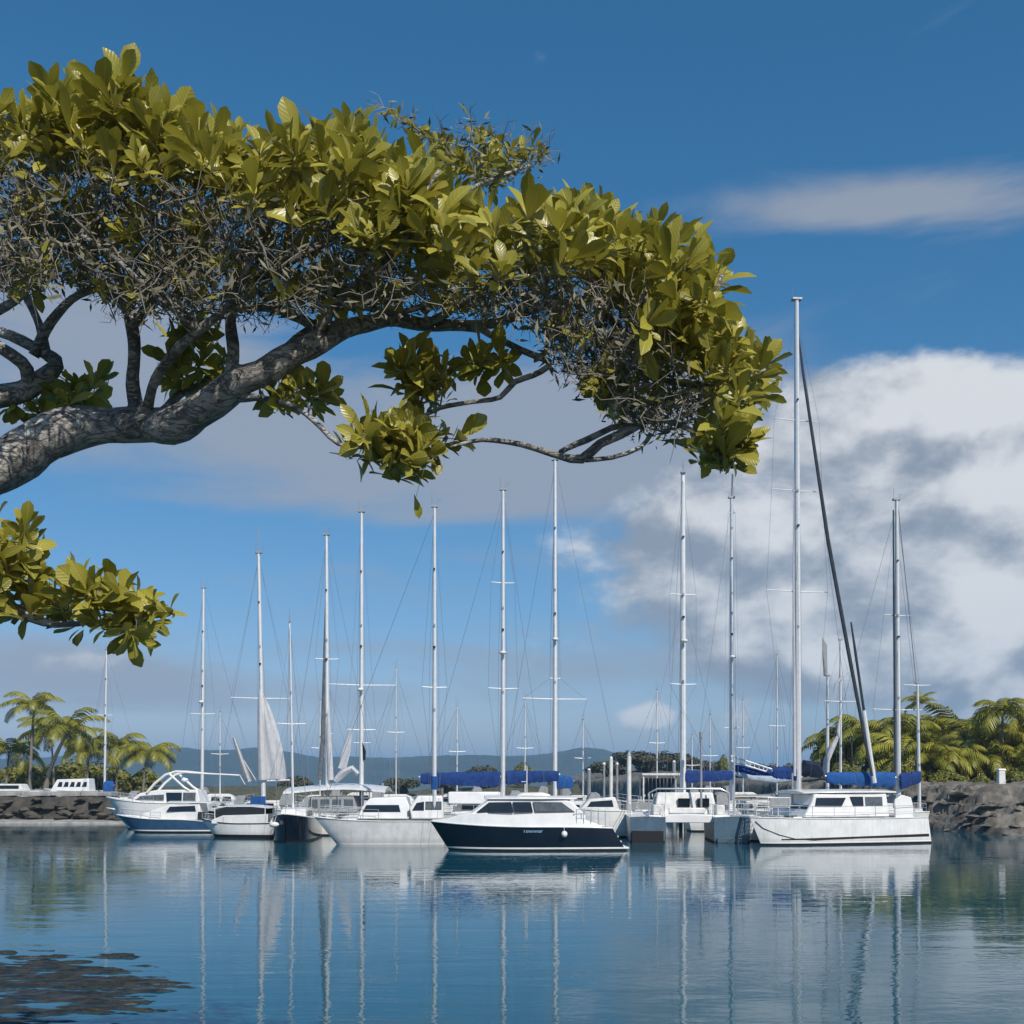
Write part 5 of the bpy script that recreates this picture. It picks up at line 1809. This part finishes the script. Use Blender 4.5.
# limbs traced with their own distance: (points (px, py, dist, diameter px))
limbs = [
    ('trunk', [(-300, 820, 7.0, 150), (-285, 740, 7.1, 112), (-245, 640, 7.2, 88), (-160, 560, 7.5, 72), (-70, 505, 7.9, 62), (0, 464, 8.2, 55), (55, 437, 8.3, 46), (105, 424, 8.3, 40), (150, 425, 8.2, 38),
               (178, 424, 8.1, 40), (205, 408, 8.0, 38), (235, 386, 7.9, 33), (270, 366, 7.8, 28), (310, 346, 7.8, 25), (345, 329, 7.9, 20), (385, 321, 8.0, 16), (430, 323, 8.1, 14), (478, 326, 8.2, 12)]),
    ('limb', [(478, 326, 8.2, 11), (515, 316, 8.2, 10), (545, 305, 8.2, 9), (590, 300, 8.1, 9), (640, 305, 8.0, 9), (672, 290, 7.9, 8), (692, 262, 7.8, 7)]),
    ('limb', [(134, 420, 8.3, 18), (134, 385, 8.35, 15), (133, 345, 8.4, 15), (128, 305, 8.5, 14), (110, 260, 8.5, 10), (90, 225, 8.5, 7)]),
    ('limb', [(140, 415, 8.2, 16), (152, 388, 8.0, 11), (172, 352, 7.8, 11), (200, 330, 7.7, 10), (232, 300, 7.5, 8), (250, 260, 7.3, 6)]),
    ('limb', [(232, 384, 7.95, 18), (232, 352, 8.0, 13), (231, 322, 8.0, 12), (238, 282, 8.0, 9), (262, 240, 8.0, 7), (280, 200, 7.9, 5)]),
    ('limb', [(148, 428, 8.1, 15), (175, 400, 8.6, 10), (200, 385, 8.8, 8), (225, 360, 9.0, 6)]),
    ('limb', [(-120, 530, 8.0, 34), (-70, 455, 8.6, 30), (-20, 405, 8.9, 26), (30, 386, 9.0, 22), (58, 368, 9.0, 17), (40, 350, 9.1, 13), (10, 335, 9.1, 12), (-30, 320, 9.2, 10)]),
    ('limb', [(30, 386, 9.0, 15), (22, 362, 8.8, 14), (0, 345, 8.7, 13), (-30, 330, 8.6, 12)]),
    ('limb', [(34, 356, 9.05, 13), (52, 322, 9.0, 11), (72, 300, 8.9, 9), (95, 290, 8.8, 7), (112, 286, 8.7, 5)]),
    ('limb', [(48, 358, 9.0, 11), (40, 325, 9.2, 9), (22, 290, 9.3, 9), (-5, 262, 9.4, 8), (20, 225, 9.4, 6)]),
    ('limb', [(-30, 320, 9.2, 12), (-10, 312, 9.3, 11), (22, 296, 9.2, 9), (40, 262, 9.0, 7), (62, 225, 8.9, 5)]),
    ('limb', [(240, 398, 7.9, 9), (265, 398, 7.8, 7), (288, 404, 7.7, 6), (305, 414, 7.7, 6), (322, 428, 7.6, 6), (338, 444, 7.6, 5), (365, 448, 7.6, 4), (400, 450, 7.6, 3)]),
    ('limb', [(330, 336, 7.85, 12), (300, 318, 8.2, 11), (265, 306, 8.5, 10), (240, 308, 8.6, 8)]),
    ('limb', [(285, 352, 8.0, 14), (320, 322, 8.3, 11), (352, 306, 8.5, 8), (395, 312, 8.7, 7), (440, 300, 8.8, 6)]),
    ('limb', [(310, 346, 7.8, 11), (340, 300, 7.6, 9), (378, 268, 7.4, 9), (408, 236, 7.3, 8), (418, 205, 7.2, 6), (440, 170, 7.2, 4)]),
    ('limb', [(515, 316, 8.2, 8), (548, 280, 8.0, 8), (572, 250, 7.9, 6), (600, 225, 7.8, 5)]),
    ('limb', [(478, 326, 8.2, 9), (520, 350, 8.0, 7), (548, 362, 7.9, 8), (540, 372, 7.9, 7), (515, 382, 7.8, 7), (500, 398, 7.8, 6), (470, 402, 7.8, 5), (440, 408, 7.8, 5), (418, 420, 7.8, 4)]),
    ('limb', [(640, 305, 8.0, 9), (655, 340, 7.9, 9), (662, 380, 7.8, 9), (650, 415, 7.7, 10), (628, 432, 7.7, 10), (600, 444, 7.6, 10), (580, 459, 7.6, 10), (556, 455, 7.6, 8), (520, 445, 7.6, 6), (482, 440, 7.6, 5), (450, 448, 7.6, 3)]),
    ('limb', [(640, 426, 7.7, 6), (612, 428, 7.8, 7), (585, 440, 7.8, 7), (560, 452, 7.65, 6)]),
    ('limb', [(650, 435, 7.7, 6), (640, 448, 7.6, 5), (612, 458, 7.6, 5), (585, 460, 7.6, 5)]),
    ('limb', [(650, 415, 7.7, 7), (690, 430, 7.5, 6), (720, 450, 7.4, 4), (740, 458, 7.4, 3)]),
    ('limb', [(662, 380, 7.8, 7), (700, 385, 7.6, 6), (740, 380, 7.5, 4), (765, 370, 7.5, 3)]),
    ('limb', [(-120, 530, 8.0, 22), (-90, 565, 7.6, 18), (-50, 598, 7.3, 16), (-10, 610, 7.2, 15), (22, 612, 7.1, 14), (55, 624, 7.1, 8), (95, 622, 7.1, 5), (140, 612, 7.1, 3)]),
    ('limb', [(130, 330, 8.45, 11), (160, 290, 8.2, 9), (190, 250, 8.0, 8), (205, 215, 7.9, 6)]),
    ('limb', [(128, 305, 8.5, 10), (92, 280, 8.3, 8), (60, 245, 8.1, 7), (35, 210, 8.0, 5)]),
    ('limb', [(238, 290, 8.0, 9), (290, 262, 7.8, 8), (330, 240, 7.7, 6), (352, 215, 7.6, 5)]),
    ('limb', [(200, 330, 7.7, 9), (160, 300, 7.5, 7), (120, 262, 7.3, 6), (80, 235, 7.3, 5)]),
    ('limb', [(430, 322, 8.1, 9), (470, 298, 7.8, 8), (500, 275, 7.7, 6), (515, 250, 7.6, 5)]),
    ('limb', [(590, 300, 8.1, 8), (620, 330, 7.9, 8), (640, 365, 7.7, 7), (652, 400, 7.6, 6)]),
    ('limb', [(655, 340, 7.9, 8), (690, 330, 7.6, 7), (712, 300, 7.5, 6), (722, 275, 7.5, 4)]),
    ('limb', [(408, 236, 7.3, 6), (450, 200, 8.6, 5), (490, 180, 9.2, 4), (530, 165, 9.5, 3)]),
]

NP, NR, NPAR, NT = [], [], [], []      # skeleton nodes: position, fixed radius, parent, tangent
for nm, pl in limbs:
    pts, rad = [], []
    for i in range(len(pl) - 1):
        a, b = pl[i], pl[i + 1]
        p0 = pl[i - 1] if i > 0 else a
        p3 = pl[i + 2] if i + 2 < len(pl) else b
        st = max(2, int((T(*a[:3]) - T(*b[:3])).length / 0.07))
        for k in range(st):
            t = k / st
            cr = [0.5 * ((2 * a[c]) + (-p0[c] + b[c]) * t + (2 * p0[c] - 5 * a[c] + 4 * b[c] - p3[c]) * t * t + (-p0[c] + 3 * a[c] - 3 * b[c] + p3[c]) * t ** 3) for c in range(4)]
            pts.append(T(*cr[:3]))
            rad.append(0.9 * cr[3] / 2 / F * cr[2])
    pts.append(T(*pl[-1][:3]))
    rad.append(pl[-1][3] / 2 / F * pl[-1][2])
    # gnarl
    for i in range(2, len(pts)):
        wv = min(0.03, rad[i] * 0.6)
        pts[i] = pts[i] + Vector((mn.noise(pts[i] * 3.1), mn.noise(pts[i] * 3.1 + Vector((9, 0, 0))), mn.noise(pts[i] * 3.1 + Vector((0, 9, 0))))) * wv
    mb = MB()
    rr = [q * (1 + 0.16 * mn.noise(p * 5.0)) for q, p in zip(rad, pts)]
    mb.tube(pts, rr, 14 if nm == 'trunk' else 9, wob=0.16)
    o = mb.build(nm, BARK, tree, angle=180)
    o.location = -TREE_ROOT
    base = len(NP)
    for i, p in enumerate(pts):
        if i % 2 and i < len(pts) - 1: continue
        px = 512 + p.x / p.y * F
        if px < -60: continue
        NP.append(p)
        NR.append(rad[i])
        NPAR.append(-1)

# leaf band, twig thicket and hanging clumps, each with its own depth range
band = [(-50, 80), (0, 85), (40, 95), (75, 76), (110, 64), (135, 62), (158, 92), (200, 108), (235, 115), (268, 126), (300, 112), (340, 110), (380, 122), (430, 158), (468, 190), (520, 198), (560, 190), (612, 196),
        (655, 205), (700, 230), (733, 256), (738, 300), (742, 330), (782, 350), (786, 380), (765, 425), (742, 462), (700, 455), (690, 430), (720, 400), (690, 350), (650, 335), (640, 300), (600, 285), (540, 270), (500, 275), (440, 290),
        (410, 272), (370, 240), (330, 225), (270, 205), (200, 195), (140, 172), (60, 165), (0, 160), (-50, 165)]
sub = [([(630, 300), (690, 300), (700, 350), (650, 365)], 7, (7.2, 7.6)),
       ([(150, 332), (190, 318), (245, 335), (240, 385), (180, 400), (160, 380)], 13, (8.4, 9.0)),
       ([(262, 372), (330, 368), (338, 395), (300, 405), (270, 402)], 8, (7.7, 8.1)),
       ([(55, 375), (118, 365), (125, 405), (60, 412)], 8, (8.7, 9.2)),
       ([(0, 385), (60, 380), (60, 420), (0, 420)], 4, (9.0, 9.4)),
       ([(340, 435), (372, 415), (400, 405), (440, 425), (478, 425), (470, 445), (440, 470), (415, 480), (370, 458)], 24, (7.4, 7.8)),
       ([(392, 350), (430, 348), (470, 370), (470, 400), (420, 405), (400, 380)], 14, (7.6, 8.0)),
       ([(465, 345), (520, 340), (510, 365), (475, 370)], 5, (7.8, 8.1)),
       ([(590, 370), (640, 360), (650, 400), (610, 410)], 6, (7.6, 8.0)),
       ([(-30, 495), (25, 515), (50, 545), (100, 566), (150, 595), (186, 602), (178, 622), (150, 640), (118, 640), (90, 628), (50, 618), (0, 605), (-30, 600)], 46, (6.8, 7.5)),
       ([(700, 430), (740, 420), (765, 430), (740, 464), (705, 455)], 9, (7.2, 7.6)),
       ([(220, 268), (330, 262), (400, 300), (300, 300)], 5, (7.4, 8.6)),
       ([(10, 250), (60, 240), (50, 290), (15, 290)], 2, (7.6, 8.6))]
ros = []      # (pos, scale, up-bias)


def sample(poly, n, dr, sep, sc_, kind):
    xs = [p[0] for p in poly]
    ys = [p[1] for p in poly]
    got = []
    tries = 0
    while len(got) < n and tries < n * 60:
        tries += 1
        px, py = random.uniform(min(xs), max(xs)), random.uniform(min(ys), max(ys))
        mgn = 20 if kind == 0 else 11 if kind == 1 else 4
        if not (in_poly(px, py, poly) and in_poly(px, py - mgn, poly) and in_poly(px + mgn, py, poly)): continue
        d = random.uniform(*dr)
        p = T(px, py, d)
        if any((p - q).length < sep for q in got): continue
        got.append(p)
    for p in got: ros.append((p, sc_ * random.uniform(.8, 1.2), kind))


thick_poly = [(20, 175), (140, 185), (270, 215), (420, 285), (560, 290), (650, 345), (690, 400), (640, 400), (540, 310), (420, 300), (260, 300), (120, 290), (20, 270)]
sample(thick_poly, 130, (7.2, 9.0), 0.10, 0.42, 1)
sample(band, 540, (7.0, 9.4), 0.115, 0.78, 0)
for poly, n, dr in sub: sample(poly, n, dr, 0.10, 0.72, 1)
# back spray of small dark leaves
spray = [(370, 100), (410, 115), (450, 135), (480, 118), (500, 135), (540, 140), (568, 152), (530, 170), (500, 185), (450, 180), (430, 140)]
sample(spray, 34, (9.0, 10.0), 0.10, 0.42, 2)

thicket = [(-40, 165), (60, 168), (140, 175), (200, 195), (270, 208), (330, 228), (370, 242), (410, 275), (440, 290), (500, 278), (540, 272), (600, 285), (640, 300), (650, 335), (690, 350), (715, 400), (690, 425), (650, 440),
           (610, 405), (575, 385), (540, 345), (530, 318), (480, 316), (440, 312), (360, 306), (310, 315), (260, 318), (210, 312), (160, 320), (120, 305), (70, 285), (20, 290), (-40, 300)]
tw = []
xs = [p[0] for p in thicket]
ys = [p[1] for p in thicket]
while len(tw) < 2600:
    px, py = random.uniform(min(xs), max(xs)), random.uniform(min(ys), max(ys))
    if in_poly(px, py, thicket): tw.append(T(px, py, random.uniform(7.0, 9.2)))
for i in range(120):
    px, py = random.uniform(380, 565), random.uniform(105, 185)
    if in_poly(px, py, spray): tw.append(T(px, py, random.uniform(9.0, 10.0)))

# grow branches from the limbs to every leaf rosette and twig point
tg = [(r[0], 1, i) for i, r in enumerate(ros)] + [(p, 0, -1) for p in tw]
arr = np.array([tuple(p) for p in NP])
tp = np.array([tuple(t[0]) for t in tg])
dmin = np.min(np.linalg.norm(tp[:, None, :] - arr[None, :, :], axis=2), axis=1)
order = np.argsort(dmin)
pos = [np.array(p) for p in arr]
par = [-1] * len(pos)
fixed = list(NR)
roots = len(pos)
endnode = {}
buf = np.zeros((60000, 3))
buf[:len(pos)] = arr
cnt = len(pos)
for k in order:
    t, kind, ri = tg[k]
    q = np.array(t)
    dist = np.linalg.norm(buf[:cnt] - q, axis=1)
    dist[:roots] *= 1.12
    j = int(dist.argmin())
    a = buf[j].copy()
    L = float(np.linalg.norm(q - a))
    ns = max(1, min(7, int(L / 0.11)))
    prev = j
    pd = (buf[j] - buf[par[j]]) if par[j] >= 0 else np.array((0, 0, 1.0))
    pd = pd / (np.linalg.norm(pd) + 1e-9)
    bend = rng.normal(size=3) * 0.14 * L + pd * 0.18 * L
    for s_ in range(1, ns + 1):
        u = s_ / ns
        p = a + (q - a) * u + bend * 4 * u * (1 - u) * 0.5 + (rng.normal(size=3) * 0.012 if s_ < ns else 0)
        buf[cnt] = p
        par.append(prev)
        fixed.append(0)
        prev = cnt
        cnt += 1
    if kind: endnode[ri] = prev
# pipe-model radii
acc = np.zeros(cnt)
child = [[] for _ in range(cnt)]
for i in range(cnt - 1, roots - 1, -1):
    if acc[i] == 0: acc[i] = 0.0032 ** 2.15
    acc[par[i]] += acc[i]
    child[par[i]].append(i)
radii = acc ** (1 / 2.15)
radii = np.minimum(radii, 0.042)
mbt = MB()
started = set()
for i in range(roots, cnt):
    if par[i] < roots or child[par[i]][-1] != i or par[i] in started and False:
        # start a new chain here
        chain = [par[i], i]
    elif child[par[i]][-1] == i:
        continue
    while child[chain[-1]]:
        chain.append(child[chain[-1]][-1])
    rr = [radii[c] if c >= roots else min(fixed[c], radii[chain[1]]) for c in chain]
    rr[0] = min(rr[0], rr[1] * 1.3)
    pts = [Vector(buf[c]) for c in chain]
    mbt.tube(pts, rr, 5 if rr[0] > .006 else 3, cap=False)
# fine dead twiglets
for i in range(roots, cnt):
    if radii[i] > 0.012 or random.random() > 0.6: continue
    p = Vector(buf[i])
    px, py = 512 + p.x / p.y * F, HY - (p.z - CH) / p.y * F
    if not (in_poly(px, py, thicket) or in_poly(px, py, spray)): continue
    for q in range(random.choice((1, 2, 2, 3))):
        pd = p - Vector(buf[par[i]])
        if pd.length > 1e-6: pd.normalize()
        d = pd * 0.9 + Vector((0, 0, .25)) + Vector(rng.normal(size=3)) * 0.55
        d.normalize()
        l = random.uniform(0.08, 0.24)
        e = Vector(rng.normal(size=3)) * 0.04
        mbt.tube([p, p + d * l * .5 + e, p + d * l + e * .4 + Vector((0, 0, .02))], [0.0034, 0.003, 0.0018], 3, cap=False)
o = mbt.build('twigs', TWIG, tree, angle=180)
o.location = -TREE_ROOT

# dull dry foliage caught in the shaded thicket
mbd = MB()
for i in range(roots, cnt):
    p = Vector(buf[i])
    px, py = 512 + p.x / p.y * F, HY - (p.z - CH) / p.y * F
    if radii[i] > 0.010 or not (in_poly(px, py, thicket) or in_poly(px, py, spray)): continue
    for q in range(random.choice((3, 4, 5, 6))):
        d = Vector(rng.normal(size=3)) + Vector((0, 0, .3))
        d.normalize()
        s = d.cross(Vector(rng.normal(size=3))).normalized()
        l = random.uniform(.04, .12)
        c = p + Vector(rng.normal(size=3)) * .05
        mbd.add([c, c + d * l * .5 + s * l * .11, c + d * l, c + d * l * .5 - s * l * .11], [(0, 1, 2, 3)])
o = mbd.build('dry_foliage', DRYLEAF, tree, smooth=False)
o.location = -TREE_ROOT

# leaves: rosettes of obovate leaves
mbl = MB()


def leaf(p, d, nrm, L, W, curl):
    d = d.normalized()
    s = d.cross(nrm)
    if s.length < 1e-4: s = d.orthogonal()
    s.normalize()
    n = s.cross(d)
    prof = ((0.0, 0.03), (0.22, 0.30), (0.45, 0.70), (0.68, 1.0), (0.86, 0.86), (1.0, 0.12))
    vs = []
    for t, wd in prof:
        c = p + d * (L * t) + n * (-curl * L * t * t)
        vs += [c - s * (W * wd) + n * (W * wd * 0.35), c, c + s * (W * wd) + n * (W * wd * 0.35)]
    fs = []
    for i in range(len(prof) - 1):
        b = i * 3
        fs += [(b, b + 1, b + 4, b + 3), (b + 1, b + 2, b + 5, b + 4)]
    mbl.add(vs, fs)
    for t, wd in prof: mbl.uv += [(t, -wd), (t, 0), (t, wd)]


for i, (p, sc_, kind) in enumerate(ros):
    pn = Vector(buf[par[endnode[i]]]) if endnode[i] >= roots else p - Vector((0, 0, .1))
    ax = (p - pn)
    if ax.length < 1e-4: ax = Vector((0, 0, 1))
    ax.normalize()
    outw = Vector((0.25 if p.x > 0.6 else 0.0, -0.35, 0.75)) if kind == 0 else Vector((random.uniform(-.5, .6), -0.3, 0.35))
    ax = (ax * 0.5 + outw + Vector(rng.normal(size=3)) * 0.35).normalized()
    e1 = ax.orthogonal().normalized()
    e2 = ax.cross(e1)
    nl = random.randint(10, 15)
    a = random.uniform(0, 6)
    for j in range(nl):
        a += 2.4 + random.uniform(-.25, .25)
        pol = 0.35 + 1.05 * (j / nl) + random.uniform(-.15, .15)
        d = ax * math.cos(pol) + (e1 * math.cos(a) + e2 * math.sin(a)) * math.sin(pol)
        L = sc_ * random.choice((random.uniform(0.13, 0.24), random.uniform(0.2, 0.34)))
        leaf(p - ax * 0.02 * j * .5, d, ax + d * -0.2 + Vector(rng.normal(size=3)) * .25, L, L * random.uniform(0.15, 0.26), random.uniform(-0.25, 0.65))
# sparse single leaves along twigs
for i in range(roots, cnt):
    p = Vector(buf[i])
    px, py = 512 + p.x / p.y * F, HY - (p.z - CH) / p.y * F
    pr = 0.05 if in_poly(px, py, thicket) else 0.25
    if radii[i] < 0.012 and random.random() < pr:
        d = Vector(rng.normal(size=3)) + Vector((0, -.2, .3))
        leaf(p, d, Vector((0, -.3, 1)) + Vector(rng.normal(size=3)) * .4, random.uniform(.10, .2), random.uniform(.025, .045), random.uniform(0, .4))
# one leaf dangling under the hanging clump
_n0 = len(mbl.v)
mbl.tube([T(424, 470, 7.6), T(420, 482, 7.6), T(416, 497, 7.6)], [.0016] * 3, 3, cap=False)
mbl.uv += [(0, 1)] * (len(mbl.v) - _n0)
leaf(T(414, 494, 7.6), Vector((.3, 0, -1)), Vector((.3, -1, .2)), .16, .03, .3)
o = mbl.build('crown', LEAF, tree, angle=180)
o.location = -TREE_ROOT
print('TREE', cnt, len(mbt.f), len(mbl.f))

# dark low mesh at the left, added in place of the tree's reflection
def reflection_patch(x, y):
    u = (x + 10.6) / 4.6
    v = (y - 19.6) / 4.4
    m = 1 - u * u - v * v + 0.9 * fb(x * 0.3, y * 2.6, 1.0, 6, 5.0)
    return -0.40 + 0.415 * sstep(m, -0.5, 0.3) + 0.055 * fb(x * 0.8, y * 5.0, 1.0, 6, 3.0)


structure(heightfield('reflection_patch', list(np.linspace(-17, -3, 190)), list(np.linspace(14.5, 25, 320)), reflection_patch, mat('dark_reflection_patch', (0.018, 0.017, 0.014), 0.35, scale=3, col2=(0.05, 0.042, 0.022), bump=.03, bscale=8)))
